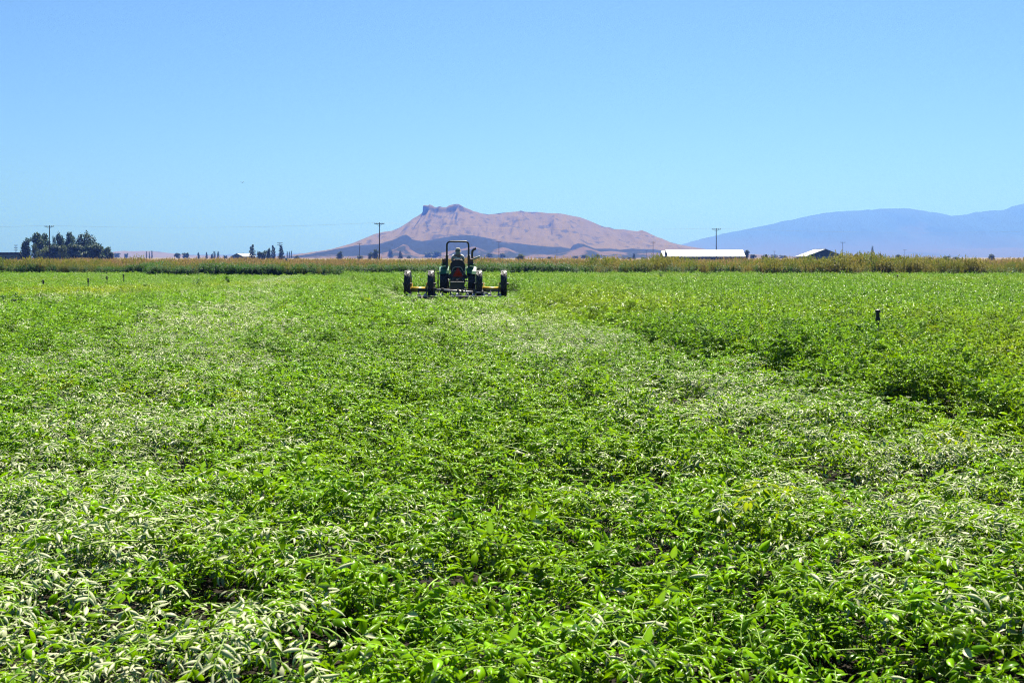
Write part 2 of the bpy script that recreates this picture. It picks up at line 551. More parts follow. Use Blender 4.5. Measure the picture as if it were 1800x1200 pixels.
hill('foothills', [(540, 452.5), (556, 450.5), (575, 447.5), (600, 448), (625, 449.5), (650, 448.5), (670, 446), (688, 441), (700, 435), (709, 429), (716, 430), (722, 438), (735, 446), (750, 448.5), (770, 445), (790, 441), (812, 438), (825, 434.5), (834, 434), (846, 438), (860, 441), (872, 438),
     (884, 434.5), (892, 436), (906, 441.5), (925, 444), (946, 445), (962, 448), (980, 446), (998, 442), (1016, 436), (1026, 433), (1042, 438), (1056, 442.5), (1075, 441), (1100, 443.5), (1128, 441), (1150, 444), (1180, 447), (1215, 450), (1230, 452.5)],
     2250, 250, 250, M['foot'], 'pale dry foothills along the base of the hill', nx=260, nf=26, gully=0.35, gfreq=0.03, power=0.9, rough=1.5, seed=1.9)
hill('mountain_range', [(1120, 452.5), (1160, 440), (1190, 433), (1204, 428), (1230, 420.5), (1258, 414), (1262, 413.3), (1290, 407), (1318, 401.5), (1345, 396), (1372, 390), (1400, 384), (1425, 379), (1448, 374.5), (1470, 372), (1490, 371), (1510, 370), (1530, 368.5), (1550, 367), (1566, 366), (1580, 366),
     (1600, 366.5), (1616, 369), (1632, 372), (1650, 375), (1664, 378), (1676, 379.5), (1690, 378.5), (1700, 377.5), (1706, 375), (1715, 373), (1724, 372.5), (1740, 370.5), (1754, 369.5), (1764, 369), (1770, 366.5), (1778, 363), (1790, 360), (1800, 358), (1840, 350), (1900, 346), (1980, 352), (2080, 366), (2200, 390), (2350, 430), (2450, 452.5)],
     11000, 2600, 2500, M['mountain'], 'distant blue mountain with a long rounded shoulder', nx=360, nf=40, gully=0.25, gfreq=0.0022, power=1.1, rough=8.0, seed=6.4)
hill('mountain_apron', [(1180, 452.5), (1230, 448), (1330, 445), (1420, 444), (1500, 442), (1560, 440), (1620, 438.5), (1700, 437), (1760, 436), (1830, 436), (1920, 438), (2050, 443), (2200, 452.5)],
     8200, 1600, 1400, M['mountain_foot'], 'pale slopes at the foot of the blue mountain', nx=200, nf=26, gully=0.2, gfreq=0.002, power=1.0, rough=8.0, seed=2.4)
hill('low_hills', [(120, 452.5), (170, 447), (198, 443), (215, 441), (235, 442), (252, 440.5), (272, 441.5), (300, 445), (330, 448), (400, 450), (440, 452.5)],
     5200, 700, 700, M['low_hill'], 'low faint pink hills on the horizon at left', nx=120, nf=20, gully=0.2, gfreq=0.006, power=1.0, rough=3.0, seed=4.4)
hill('far_hills', [(-300, 452.5), (-120, 447), (20, 446), (200, 448), (380, 447), (470, 445.5), (540, 444.5), (600, 445), (680, 452.5)],
     13000, 1400, 1200, M['mountain'], 'faint blue hills on the far horizon at left', nx=120, nf=20, gully=0.1, gfreq=0.002, power=1.0, rough=4.0, seed=9.4)


def haze():
    hb = MB()
    x0, x1, y0, y1, z0, z1 = -15800, 15800, -15800, 15800, -1.5, 600
    hb.box(((x0 + x1) / 2, (y0 + y1) / 2, (z0 + z1) / 2), (x1 - x0, y1 - y0, z1 - z0))
    m = bpy.data.materials.new('haze')
    m.use_nodes = True
    n, l = m.node_tree.nodes, m.node_tree.links
    n.clear()
    o = n.new('ShaderNodeOutputMaterial')
    v = n.new('ShaderNodeVolumePrincipled')
    v.inputs['Density'].default_value = 2.2e-4
    v.inputs['Density Attribute'].default_value = ''
    v.inputs['Color'].default_value = (0.084, 0.184, 0.68, 1)
    v.inputs['Absorption Color'].default_value = (0.55, 0.60, 0.10, 1)
    v.inputs['Anisotropy'].default_value = 0.4
    l.new(v.outputs[0], o.inputs['Volume'])
    return tag(hb.build('haze', m), 'thin blue air between the field and the hills', kind='stuff')


haze()


# ------------------------------------------------------------------ leaves
def leaflets(base, d, nrm, L, Wd, roll, curl, K=5, C=5):
    """rolled, ovate leaflets; base, d, nrm are (N,3); returns vertices, faces"""
    base, d, nrm = (np.asarray(a, float) for a in (base, d, nrm))
    L, Wd, roll, curl = (np.asarray(a, float) for a in (L, Wd, roll, curl))
    N = len(base)
    d = d / np.linalg.norm(d, axis=1, keepdims=True)
    nrm = nrm - d * (nrm * d).sum(1, keepdims=True)
    nrm = nrm / np.maximum(np.linalg.norm(nrm, axis=1, keepdims=True), 1e-6)
    side = np.cross(d, nrm)
    s = np.linspace(0, 1, K)
    w = np.interp(s, [0, 0.18, 0.42, 0.75, 1], [0.10, 0.78, 1.0, 0.62, 0.04])
    c = np.linspace(-1, 1, C)
    k = np.where(np.abs(curl) < 0.05, 0.05, curl)[:, None]
    a = k * s[None]
    sx = L[:, None] * np.sin(a) / k
    sz = -L[:, None] * (1 - np.cos(a)) / k
    spine = base[:, None] + d[:, None] * sx[..., None] + nrm[:, None] * sz[..., None]
    nn = nrm[:, None] * np.cos(a)[..., None] + d[:, None] * np.sin(a)[..., None]
    rl = np.where(np.abs(roll) < 0.05, 0.05, roll)[:, None]
    lat = np.sin(rl * c[None]) / rl
    hgt = (1 - np.cos(rl * c[None])) / rl
    ww = (Wd[:, None] * w[None])[:, :, None, None]
    V = spine[:, :, None] + side[:, None, None] * lat[:, None, :, None] * ww + nn[:, :, None] * hgt[:, None, :, None] * ww
    idx = np.arange(N * K * C).reshape(N, K, C)
    Fc = np.stack([idx[:, :-1, :-1], idx[:, :-1, 1:], idx[:, 1:, 1:], idx[:, 1:, :-1]], -1).reshape(-1, 4)
    return V.reshape(-1, 3), Fc


def ribbon_tube(pts, r0, r1, n=4):
    mb = MB()
    k = len(pts)
    mb.tube(pts, [r0 + (r1 - r0) * i / (k - 1) for i in range(k)], n, caps=False)
    return mb.v, mb.f


def unit(v):
    v = np.asarray(v, float)
    return v / np.linalg.norm(v)


def crop_clump(kind, K, C, seed, size=1.0):
    """one patch of the crop: compound leaves on stems.  kind: up (standing), top (trailing), pale (rolled over, undersides up)"""
    r = np.random.default_rng(seed)
    B, D, N_, L, W_, RO, CU, lv = [], [], [], [], [], [], [], []
    SV, SF = [], []

    def stem(pts, r0, r1):
        o = len(SV)
        v, f = ribbon_tube(pts, r0, r1, 3 if C < 5 else 4)
        SV.extend(v)
        SF.extend([tuple(i + o for i in q) for q in f])

    nleaf = {'up': 12, 'top': 13, 'pale': 13}[kind]
    for i in range(nleaf):
        az = r.uniform(0, 2 * PI)
        if kind == 'up':
            p = np.array([r.normal(0, .05), r.normal(0, .05), r.uniform(.10, .30)])
            el = r.uniform(R(5), R(70))
            ln = r.uniform(.10, .19)
        elif kind == 'top':
            p = np.array([r.normal(0, .06), r.normal(0, .06), r.uniform(.08, .30)])
            el = r.uniform(R(0), R(55))
            ln = r.uniform(.10, .20)
        else:
            p = np.array([r.uniform(-.20, .20), r.uniform(-.20, .20), r.uniform(.17, .29)])
            az = r.normal(0.0, 0.9) + (PI if r.random() < .4 else 0)
            el = r.uniform(R(-12), R(18))
            ln = r.uniform(.14, .28)
        d0 = np.array([math.cos(az) * math.cos(el), math.sin(az) * math.cos(el), math.sin(el)])
        ns = 5
        pts = [p]
        d = d0.copy()
        for q in range(ns):
            d = unit(d + np.array([r.normal(0, .08), r.normal(0, .08), -0.10]))
            pts.append(pts[-1] + d * ln / ns)
        stem([tuple(x) for x in pts], .0024 * size, .0012)
        tone = np.clip(r.normal(.36 if kind == 'up' else .52, .22), 0, 1)
        flip = -1.0 if (kind == 'pale' and r.random() < .80) else 1.0
        for q in range(1, ns + 1):
            t = unit(pts[q] - pts[q - 1])
            up = unit(np.array([0, 0, 1.0]) - t * t[2] + r.normal(0, .25, 3)) if abs(t[2]) < .95 else unit(r.normal(0, 1, 3))
            sd = np.cross(t, up)
            for sg in ((-1, 1) if q < ns else (0,)):
                dd = unit(t * r.uniform(.35, .8) + sd * sg * r.uniform(.7, 1.0) + up * r.normal(.05, .25)) if sg else t
                ls = r.choice([r.uniform(.030, .045), r.uniform(.038, .058), r.uniform(.05, .075)]) * (1.15 if sg == 0 else 1.0) * size
                B.append(pts[q]); D.append(dd)
                f = flip if r.random() < .88 else -flip
                if kind == 'up' and r.random() > .06: f = 1
                if kind == 'top' and r.random() > .09: f = 1
                nrm = up * f + r.normal(0, .35, 3)
                N_.append(nrm)
                L.append(ls)
                W_.append(ls * r.uniform(.20, .31) * (.70 if f < 0 else 1))
                ro = -f * r.uniform(.7, 1.75) * (1 if r.random() < .84 else -.7)
                RO.append(ro)
                CU.append(r.normal(.95, .5) * f)
                lv.append(np.clip(tone + r.normal(0, .24), 0, 1))
    # long bare stems lying over the leaves
    for i in range({'up': 0, 'top': int(r.random() < .45), 'pale': 2}[kind]):
        az = r.normal(0, .8)
        p = np.array([r.uniform(-.25, .05), r.uniform(-.2, .2), r.uniform(.16, .26)])
        d = np.array([math.cos(az), math.sin(az), r.uniform(-.1, .2) if kind != 'up' else 1.0])
        pts = [p]
        for q in range(6):
            d = unit(d + np.array([r.normal(0, .16), r.normal(0, .16), -.06]))
            pts.append(pts[-1] + d * r.uniform(.035, .055))
        stem([tuple(x) for x in pts], .0042 * size, .0022)
    V, Fc = leaflets(B, D, N_, L, W_, RO, CU, K, C)
    nl = len(V)
    V = np.concatenate([V, np.asarray(SV)])
    faces = [tuple(f) for f in Fc] + [tuple(i + nl for i in f) for f in SF]
    mi = [0] * len(Fc) + [1] * len(SF)
    at_ = np.concatenate([np.repeat(lv, K * C), np.zeros(len(SV))])
    return mesh_np('leaf_clump', V, faces, [M['crop_leaf'], M['crop_stem']], smooth=True, matidx=mi, attrs={'lv': at_})


def source_collection(name, meshes):
    c = bpy.data.collections.new(name)
    for i, me in enumerate(meshes):
        c.objects.link(bpy.data.objects.new('%s_%02d' % (name, i), me))
    return c


def scatter(name, pos, rot, scl, vi, extra, sources, label):
    """one object that carries the growth nobody could count: points with a source clump on each"""
    me = bpy.data.meshes.new(name)
    n = len(pos)
    me.vertices.add(n)
    me.vertices.foreach_set('co', np.asarray(pos, dtype=np.float32).ravel())
    for k, a in (('rot', rot), ('scl', scl)):
        at_ = me.attributes.new(k, 'FLOAT_VECTOR', 'POINT')
        at_.data.foreach_set('vector', np.asarray(a, dtype=np.float32).ravel())
    at_ = me.attributes.new('vi', 'INT', 'POINT')
    at_.data.foreach_set('value', np.asarray(vi, dtype=np.int32))
    for k, a in extra.items():
        at_ = me.attributes.new(k, 'FLOAT', 'POINT')
        at_.data.foreach_set('value', np.asarray(a, dtype=np.float32))
    o = link(bpy.data.objects.new(name, me))
    nt = bpy.data.node_groups.new(name, 'GeometryNodeTree')
    nt.interface.new_socket('Geometry', in_out='INPUT', socket_type='NodeSocketGeometry')
    nt.interface.new_socket('Geometry', in_out='OUTPUT', socket_type='NodeSocketGeometry')
    N, Lk = nt.nodes, nt.links
    gi, go = N.new('NodeGroupInput'), N.new('NodeGroupOutput')
    ip = N.new('GeometryNodeInstanceOnPoints')
    ci = N.new('GeometryNodeCollectionInfo')
    ci.inputs['Collection'].default_value = sources
    ci.inputs['Separate Children'].default_value = True
    ci.inputs['Reset Children'].default_value = True

    def named(k, t):
        a = N.new('GeometryNodeInputNamedAttribute')
        a.data_type = t
        a.inputs['Name'].default_value = k
        return a.outputs['Attribute']
    Lk.new(gi.outputs[0], ip.inputs['Points'])
    Lk.new(ci.outputs[0], ip.inputs['Instance'])
    ip.inputs['Pick Instance'].default_value = True
    Lk.new(named('vi', 'INT'), ip.inputs['Instance Index'])
    Lk.new(named('rot', 'FLOAT_VECTOR'), ip.inputs['Rotation'])
    Lk.new(named('scl', 'FLOAT_VECTOR'), ip.inputs['Scale'])
    Lk.new(ip.outputs[0], go.inputs[0])
    md = o.modifiers.new('growth', 'NODES')
    md.node_group = nt
    return tag(o, label, kind='stuff')


# ------------------------------------------------------------------ the crop
HEAD = R(10.4)      # the field was worked towards a point left of the picture's middle
TR = Vector((-2.49, 51.4, 0.0))     # where the tractor's rear axle stands


def uv_of(x, y):
    """across (u) and along (v) the direction of work"""
    return x * math.cos(HEAD) + y * math.sin(HEAD), -x * math.sin(HEAD) + y * math.cos(HEAD)


def crop_points(d0, d1, step, half0, slope):
    ys = np.arange(d0, d1, step)
    P_ = []
    for y in ys:
        hw = half0 + slope * y
        x = np.arange(-hw, hw, step)
        P_.append(np.stack([x, np.full_like(x, y)], 1))
    P_ = np.concatenate(P_)
    return P_ + rng.uniform(-.5, .5, P_.shape) * step


def grow(name, pts, offs, label, size=1.0):
    x, y = pts[:, 0], pts[:, 1]
    keep = y < edge_y(x) - 0.3
    x, y = x[keep], y[keep]
    u, v = uv_of(x, y)
    wob = (fbm(x * .25 + 3, y * .25 + 7, 3) - .5)
    us = u + wob * 1.6
    band = np.maximum(np.exp(-((us + 1.9) / 1.35) ** 2), np.exp(-((us - 4.7) / 1.45) ** 2))
    band = np.maximum(band, 0.55 * np.exp(-((us + 8.6) / 1.3) ** 2))
    patch = fbm(x * .55 + 20, y * .55 + 4, 4)
    pale = band * np.clip(.32 + 2.8 * (patch - .42), 0.04, 1.15) * 1.25 + 0.11
    ahead = np.clip((v - 60) / 10, 0, 1)
    pale = np.where(us > 3, pale * (1 - ahead), pale)
    edge = 6.1 + .9 * np.clip((v - 14) / 20, 0, 1) + (fbm(x * .5, y * .5 + 50, 3) - .5) * 1.4
    edge = np.where(v > 53, 3.2, edge)
    edge0 = edge
    stand = np.clip((u - edge) / .25, 0, 1)
    left_stand = np.clip((-us - 4.6) / .8, 0, 1) * .45
    st = np.maximum(stand, left_stand)
    q = rng.random(len(x))
    q2 = rng.random(len(x))
    kind = np.where(q < st * .92, 0, np.where(q2 < pale * (1 - stand), 2, 1))
    # hollows in the canopy: now and then a plant is missing or low
    hol = fbm(x * 2.6 + 40, y * 2.0 + 11, 3)
    hol2 = fbm(x * 1.7 + 140, y * 1.3 + 61, 2)
    sunk = (hol < .365) | (hol2 < .27)
    drop = sunk & (q > .84)
    # the worked strip under and just behind the machine is bare or crushed
    tx, ty = x - TR.x, y - TR.y
    under = (np.abs(tx) < 2.5) & (ty > -3.0) & (ty < 1.2)
    low = (np.abs(tx) < 2.9) & (ty > -13.0) & (ty < 3.5)
    drop |= under & (rng.random(len(x)) < .80)
    drop |= (np.abs(tx) < 2.4) & (ty > -7.0) & (ty <= -3.0) & (rng.random(len(x)) < .45)
    k = ~drop
    x, y, u, v, us, kind, st, q, q2, low, hol, stand, sunk, edge0 = (a[k] for a in (x, y, u, v, us, kind, st, q, q2, low, hol, stand, sunk, edge0))
    n = len(x)
    bump = fbm(x * .8 + 9, y * .8 + 2, 4)
    b2 = fbm(x * 2.3 + 77, y * 2.3 + 21, 2)
    z = -0.02 + (bump - .5) * .40 + (b2 - .5) * .30 + rng.normal(0, .055, n) + stand * .17 - .05 * np.clip(1 - np.abs(u - edge0) / .8, 0, 1) * (1 - stand) - sunk * .20
    z = np.where(low, np.minimum(z, .04) - .14, z)
    z = z - .18 * np.clip((v - 58) / 12, 0, 1) - .12 * np.clip((4.4 - y) / .8, 0, 1)
    z = np.maximum(z, -.22)
    sc = rng.uniform(.85, 1.2, n) * size
    scz = sc * np.where(low, .5, 1.0) * (1 + .15 * stand)
    az = np.where(kind == 2, rng.normal(PI / 2 + .9, 1.0, n), rng.uniform(0, 2 * PI, n))
    rot = np.stack([rng.normal(0, .16, n), rng.normal(0, .16, n), az], 1)
    yel = np.clip((fbm(x * .09 + 5, y * .05 + 31, 3) - .52) * 3.2, 0, .75) * rng.uniform(.2, 1.0, n) * np.where(stand > .5, .55, .45)
    for cx, cy, rx, ry, am in ((-18.5, 49, 3.6, 6.0, .75), (-14.5, 66, 4.5, 9, .55), (2.6, 32, 2.2, 5.0, .40), (7.0, 15.0, 1.5, 2.2, .45)):
        yel = yel + am * np.exp(-((x - cx) / rx) ** 2 - ((y - cy) / ry) ** 2) * rng.uniform(.4, 1.1, n)
    yel += (rng.random(n) < .008) * .5
    yel += np.clip(rng.normal(.04, .06, n), 0, .2)
    vi = np.array([o + rng.integers(0, c, n) for o, c in offs])
    vi = np.choose(kind, vi)
    P3 = np.stack([x, y, z], 1)
    S3 = np.stack([sc, sc, scz], 1)
    # the standing crop is leafy down to the soil: a second, lower tier along its cut edge
    ed = (stand > .4) & (u - edge0 < 1.3)
    P3 = np.concatenate([P3, P3[ed] + np.stack([rng.normal(0, .06, ed.sum()), rng.normal(0, .06, ed.sum()), np.full(ed.sum(), -.15)], 1)])
    rot, S3, vi, yel = (np.concatenate([a, a[ed]]) for a in (rot, S3, vi, yel))
    rot[n:, 2] += 2.0
    return scatter(name, P3, rot, S3, vi, {'yel': np.clip(yel, 0, 1)}, SRC, label)


near = [crop_clump('up', 5, 5, 100 + i) for i in range(6)] + [crop_clump('top', 5, 5, 200 + i) for i in range(8)] + [crop_clump('pale', 5, 5, 300 + i) for i in range(8)]
far = [crop_clump('up', 3, 3, 400 + i, 1.15) for i in range(4)] + [crop_clump('top', 3, 3, 500 + i, 1.15) for i in range(4)] + [crop_clump('pale', 3, 3, 600 + i, 1.15) for i in range(4)]
SRC = source_collection('crop_leaf_clump', near + far)
ON = [(0, 6), (6, 8), (14, 8)]
OF = [(22, 4), (26, 4), (30, 4)]
grow('crop_foliage', crop_points(2.0, 24.0, .195, 1.6, .56), ON, 'low green crop with rolled pale leaves filling the near field')
grow('crop_foliage', crop_points(24.0, 60.0, .26, 1.6, .54), OF, 'low green crop around and behind the tractor', 1.12)
grow('crop_foliage', crop_points(60.0, 129.0, .40, 1.6, .54), OF, 'low green crop between the tractor and the weedy margin', 1.18)


# ------------------------------------------------------------------ weedy margin and dry grass
def stalk_clump(seed, nst, h, spread, leafy, mats, head=False, lean=.18):
    r = np.random.default_rng(seed)
    B, D, N_, L, W_, RO, CU, lv = [], [], [], [], [], [], [], []
    for i in range(nst):
        p = np.array([r.normal(0, spread), r.normal(0, spread), 0.0])
        hh = h * r.uniform(.55, 1.0)
        d = unit([r.normal(0, lean), r.normal(0, lean), 1])
        t0 = np.clip(r.normal(.4, .25), 0, 1)
        B.append(p); D.append(d); N_.append([math.cos(i), math.sin(i), 0]); L.append(hh); W_.append(.012 + .006 * r.random()); RO.append(.3); CU.append(r.normal(0, .25)); lv.append(t0)
        for q in range(leafy):
            s = r.uniform(.12, 1.0)
            b = p + d * hh * s
            az = r.uniform(0, 2 * PI)
            dd = unit([math.cos(az), math.sin(az), r.uniform(-.1, .9)])
            B.append(b); D.append(dd); N_.append([0.2, -.3, 1]); ll = r.uniform(.10, .22) * (1.15 - .5 * s); L.append(ll); W_.append(ll * .26); RO.append(r.uniform(-.8, .8)); CU.append(r.normal(.5, .4)); lv.append(np.clip(t0 + r.normal(0, .2), 0, 1))
        if head:
            for q in range(6):
                b = p + d * hh * (.86 + .03 * q)
                dd = unit(d + r.normal(0, .45, 3))
                B.append(b); D.append(dd); N_.append(r.normal(0, 1, 3)); L.append(r.uniform(.07, .13)); W_.append(.022); RO.append(.3); CU.append(.2); lv.append(np.clip(t0 + .35, 0, 1))
    V, Fc = leaflets(B, D, N_, L, W_, RO, CU, 4, 3)
    return mesh_np('stalks', V, Fc, mats, smooth=True, attrs={'lv': np.repeat(lv, 12)})


weeds = [stalk_clump(700 + i, 13, 1.25, .26, 16, [M['weed_green']]) for i in range(5)]
stalks = [stalk_clump(720 + i, 24, 1.55, .28, 5, [M['weed_stalk']], head=True, lean=.10) for i in range(5)]
grass = [stalk_clump(740 + i, 34, 1.30, .38, 2, [M['dry_grass']], head=True, lean=.14) for i in range(4)]
SRC_W = source_collection('weed_clump', weeds + stalks + grass)


def margin(name, label, n, x0, x1, dy0, dy1, which, dens=None, size=(.7, 1.2), yel=(0, .3), hvar=.3, seed=0):
    x = rng.uniform(x0, x1, n)
    y = edge_y(x) + rng.uniform(dy0, dy1, n)
    if dens is not None:
        k = rng.random(n) < dens(x, y)
        x, y = x[k], y[k]
    n = len(x)
    px = x / y * F + 900
    tall = np.interp(px, [0, 1030, 1060, 1090, 1110, 1400, 1440, 1500, 1560, 1900], [1, 1, 1.10, 1.10, 1, 1, 1.08, 1.10, 1, 1]) if which[0] == 5 else 1.0
    s = tall * rng.uniform(*size, n) * (1 + hvar * 2 * (fbm(x * .22 + seed, y * .12, 3) - .5))
    rot = np.stack([rng.normal(0, .06, n), rng.normal(0, .06, n), rng.uniform(0, 2 * PI, n)], 1)
    return scatter(name, np.stack([x, y, np.zeros(n)], 1), rot, np.stack([s, s, s], 1), which[0] + rng.integers(0, which[1], n),
                   {'yel': rng.uniform(*yel, n)}, SRC_W, label)


# how green the margin is along its length (photo: bushy green left of the tractor, golden stalks at right)
def green_dens(x, y):
    px = x / y * F + 900
    return np.interp(px, [-60, 200, 225, 480, 520, 600, 720, 760, 970, 1000, 1020, 1060, 1080, 1120, 1500, 1860], [.28, .30, .95, .95, .8, .75, .9, .95, .9, .35, .3, .2, .22, .22, .12, .10]) * np.clip(.25 + 2.0 * (fbm(x * .18 + 11, y * .1, 3) - .22), 0, 1)


def stalk_dens(x, y):
    px = x / y * F + 900
    return np.interp(px, [-60, 110, 160, 230, 400, 600, 980, 1030, 1060, 1120, 1200, 1300, 1420, 1860], [.50, .45, .55, .18, .06, .14, .05, .22, .65, .45, .40, .6, 1.0, 1.0])


margin('weeds', 'dark green bushy weeds along the far edge of the crop', 6500, -72, 66, 0.2, 5.0, (0, 5), green_dens, (.85, 1.12), (0, .15), .35, 3)
margin('tall_weeds', 'tall golden green weed stalks in the field margin', 5600, -72, 68, 0.6, 8.5, (5, 5), stalk_dens, (.58, 1.06), (0, .42), .55, 31)
margin('weed_stalks', 'single taller weed stalks rising out of the field margin', 420, -72, 68, 0.8, 8.0, (5, 5), lambda x, y: stalk_dens(x, y) * np.clip(3.2 * (fbm(x * .3 + 61, y * .2, 2) - .42), 0, 1), (1.0, 1.30), (0, .3), .3, 71)
margin('dry_grass', 'dry orange tan grass standing behind the weeds', 9000, -90, 90, 6.0, 46.0, (10, 4), lambda x, y: np.clip(.25 + 3 * (fbm(x * .11 + 8, y * .05, 3) - .35), .15, 1), (.80, 1.16), (0, .5), .35, 57)


# ------------------------------------------------------------------ trees
def crown_mesh(seed, lobes, n, leaf, m):
    """leaf-sized faces spread through overlapping lobes (x, y, z, rx, ry, rz), fuller near each lobe's skin"""
    r = np.random.default_rng(seed)
    w = np.array([max(q[3] * q[5], .01) for q in lobes])
    pick = r.choice(len(lobes), n, p=w / w.sum())
    B, D, N_, lv = [], [], [], []
    tone = r.normal(.5, .22, len(lobes))
    for i in pick:
        cx, cy, cz, rx, ry, rz = lobes[i]
        g_ = unit(r.normal(0, 1, 3))
        rad = r.uniform(.35, 1.0) ** .45 * (1 + r.normal(0, .10))
        p = np.array([cx, cy, cz]) + g_ * rad * np.array([rx, ry, rz])
        if p[2] < .04: continue
        B.append(p)
        D.append(r.normal(0, 1, 3))
        N_.append(g_ + r.normal(0, .5, 3) + np.array([0, 0, .5]))
        lv.append(np.clip(tone[i] + r.normal(0, .2), 0, 1))
    k = len(B)
    V, Fc = leaflets(B, D, N_, r.uniform(.7, 1.3, k) * leaf, r.uniform(.35, .6, k) * leaf, r.uniform(-.8, .8, k), r.normal(.3, .4, k), 3, 3)
    return mesh_np('crown', V, Fc, [m], smooth=True, attrs={'lv': np.repeat(lv, 9)})


def trunk_mesh(seed, h, r0, limbs=4):
    r = random.Random(seed)
    mb = MB()
    pts = [(0, 0, -.02), (0.01, 0, h * .3), (-.01, .01, h * .6), (.0, .0, h)]
    mb.tube(pts, [r0, r0 * .8, r0 * .55, r0 * .2], 7)
    for i in range(limbs):
        a = r.uniform(0, 2 * PI)
        z0 = h * r.uniform(.3, .65)
        q = h * r.uniform(.18, .3)
        mb.tube([(0, 0, z0), (math.cos(a) * q * .5, math.sin(a) * q * .5, z0 + q * .55), (math.cos(a) * q, math.sin(a) * q, z0 + q * 1.25)], [r0 * .45, r0 * .3, r0 * .1], 5)
    return mb.mesh('trunk', M['bark'])


def unit_crowns():
    """crowns for a tree one unit high and about one unit wide; scaled per tree"""
    r = np.random.default_rng(91)
    K = {}
    # broad cottonwood: fan of upright lobes over a full base
    lob = []
    for i in range(11):
        a = (i - 5) / 5
        t = abs(a)
        lob.append((a * .36, r.normal(0, .12), .62 - t * t * .24 + r.normal(0, .02), .105, .12, .27 - .08 * t))
    for i in range(9):
        a = (i - 4) / 4
        lob.append((a * .38, r.normal(0, .15), .30 + r.normal(0, .04), .16, .17, .20))
    K['cottonwood'] = [crown_mesh(1, lob, 4200, .046, M['tree_leaf'])]
    for s in range(3):
        lob = []
        for i in range(14):
            a = r.uniform(0, 2 * PI)
            q = r.uniform(.1, .36)
            lob.append((math.cos(a) * q, math.sin(a) * q, r.uniform(.25, .80) - q * .35, r.uniform(.12, .20), r.uniform(.12, .2), r.uniform(.12, .19)))
        K.setdefault('round', []).append(crown_mesh(10 + s, lob, 2300, .064, M['tree_leaf']))
        K.setdefault('pale', []).append(crown_mesh(20 + s, lob, 1300, .060, M['tree_leaf_pale']))
    for s in range(2):
        lob = []
        for i in range(9):
            z = .12 + .80 * i / 8
            wd = .40 * (1 - (z - .3) ** 2 * 1.2)
            lob.append((r.normal(0, .09), r.normal(0, .09), z, wd * r.uniform(.7, 1.0), wd * .9, .135))
        K.setdefault('upright', []).append(crown_mesh(30 + s, lob, 2300, .066, M['tree_leaf']))
    for s in range(2):
        lob = [(r.normal(0, .03), r.normal(0, .03), .12 + .8 * i / 9, (.46 - .30 * (i / 9) ** 2) * r.uniform(.85, 1.05), .42, .09) for i in range(10)]
        K.setdefault('poplar', []).append(crown_mesh(40 + s, lob, 700, .085, M['tree_leaf']))
    for s in range(3):
        lob = []
        for i in range(12):
            z = .10 + .84 * i / 11
            wd = .46 * (1.02 - z) ** .75 * r.uniform(.72, 1.15) + .03
            lob.append((r.normal(0, .04), r.normal(0, .04), z, wd, wd, .050))
        K.setdefault('conifer', []).append(crown_mesh(50 + s, lob, 1400, .060, M['needle']))
    return K


CROWN = unit_crowns()
TRUNK = {k: trunk_mesh(i, .70 if k != 'conifer' else .92, .030 if k != 'poplar' else .045, 4 if k in ('cottonwood', 'round', 'pale', 'upright') else 0) for i, k in enumerate(CROWN)}
_tc = 0


def tree(px, top, wpx, d, kind, label, group=None, name=None):
    global _tc
    _tc += 1
    h = CZ + (HY - top) / F * d
    w = wpx / F * d
    t = empty(name or {'conifer': 'conifer_tree', 'poplar': 'poplar_tree'}.get(kind, 'broadleaf_tree'), ((px - 900) / F * d, d, 0), random.uniform(-.25, .25) if kind == 'cottonwood' else random.uniform(0, 6.28))
    w *= {'upright': 1.65 if d < 600 else 1.15, 'round': 1.4 if d < 600 else 1.1, 'pale': 1.4}.get(kind, 1.08)
    t.scale = (w, w, h)
    cr = CROWN[kind][_tc % len(CROWN[kind])]
    link(bpy.data.objects.new('trunk', TRUNK[kind]), t)
    link(bpy.data.objects.new('crown', cr), t)
    return tag(t, label, 'tree', group)


G1 = 'trees of the farmstead at far left'
tree(45, 421, 15, 450, 'upright', 'small slender tree standing alone between the low dark roof and the big grove', G1)
tree(68, 411, 22, 455, 'upright', 'tall dark tree at the left end of the big grove', G1)
tree(61, 423, 11, 448, 'pale', 'yellow green tree at the left edge of the big grove', G1)
tree(81, 412, 18, 462, 'upright', 'tall dark tree just left of the tall pole in the grove', G1)
tree(80, 427, 26, 440, 'pale', 'light green low tree just left of the tall pole, in front of dark ones', G1)
tree(95, 413, 9, 470, 'poplar', 'narrow dark tree just right of the tall pole in the grove', G1)
tree(107, 412, 16, 462, 'upright', 'dark tree with a ragged top midway between the tall pole and the biggest tree', G1)
tree(120, 410, 16, 466, 'upright', 'dark tree with upright branches touching the biggest tree on its left', G1)
tree(101, 426, 30, 442, 'round', 'low rounded tree at the foot of the grove, right of the tall pole', G1)
tree(111, 424, 12, 438, 'pale', 'small yellow green tree between the tall pole and the biggest tree', G1)
tree(149, 400, 50, 460, 'cottonwood', 'biggest tree of the grove, broad with a fan of upright branches', G1)
tree(132, 424, 36, 445, 'round', 'low dark tree below the left half of the biggest tree', G1)
tree(160, 422, 38, 447, 'round', 'low dark tree below the right half of the biggest tree', G1)
tree(180, 425, 24, 452, 'round', 'rounded tree leaning off the right side of the biggest tree', G1)
tree(195, 440, 12, 450, 'round', 'last low bush at the right end of the big grove', G1, 'bush')
G2 = 'slim poplars on the horizon left of centre'
for q, (x, y, w) in enumerate([(257.5, 441, 3), (262.5, 442, 2.6), (267, 440, 3.4)]):
    tree(x, y, w, 1300, 'poplar', 'one of three slim poplars close together on the horizon left of centre', G2)
G3 = 'hazy round trees on the horizon left of centre'
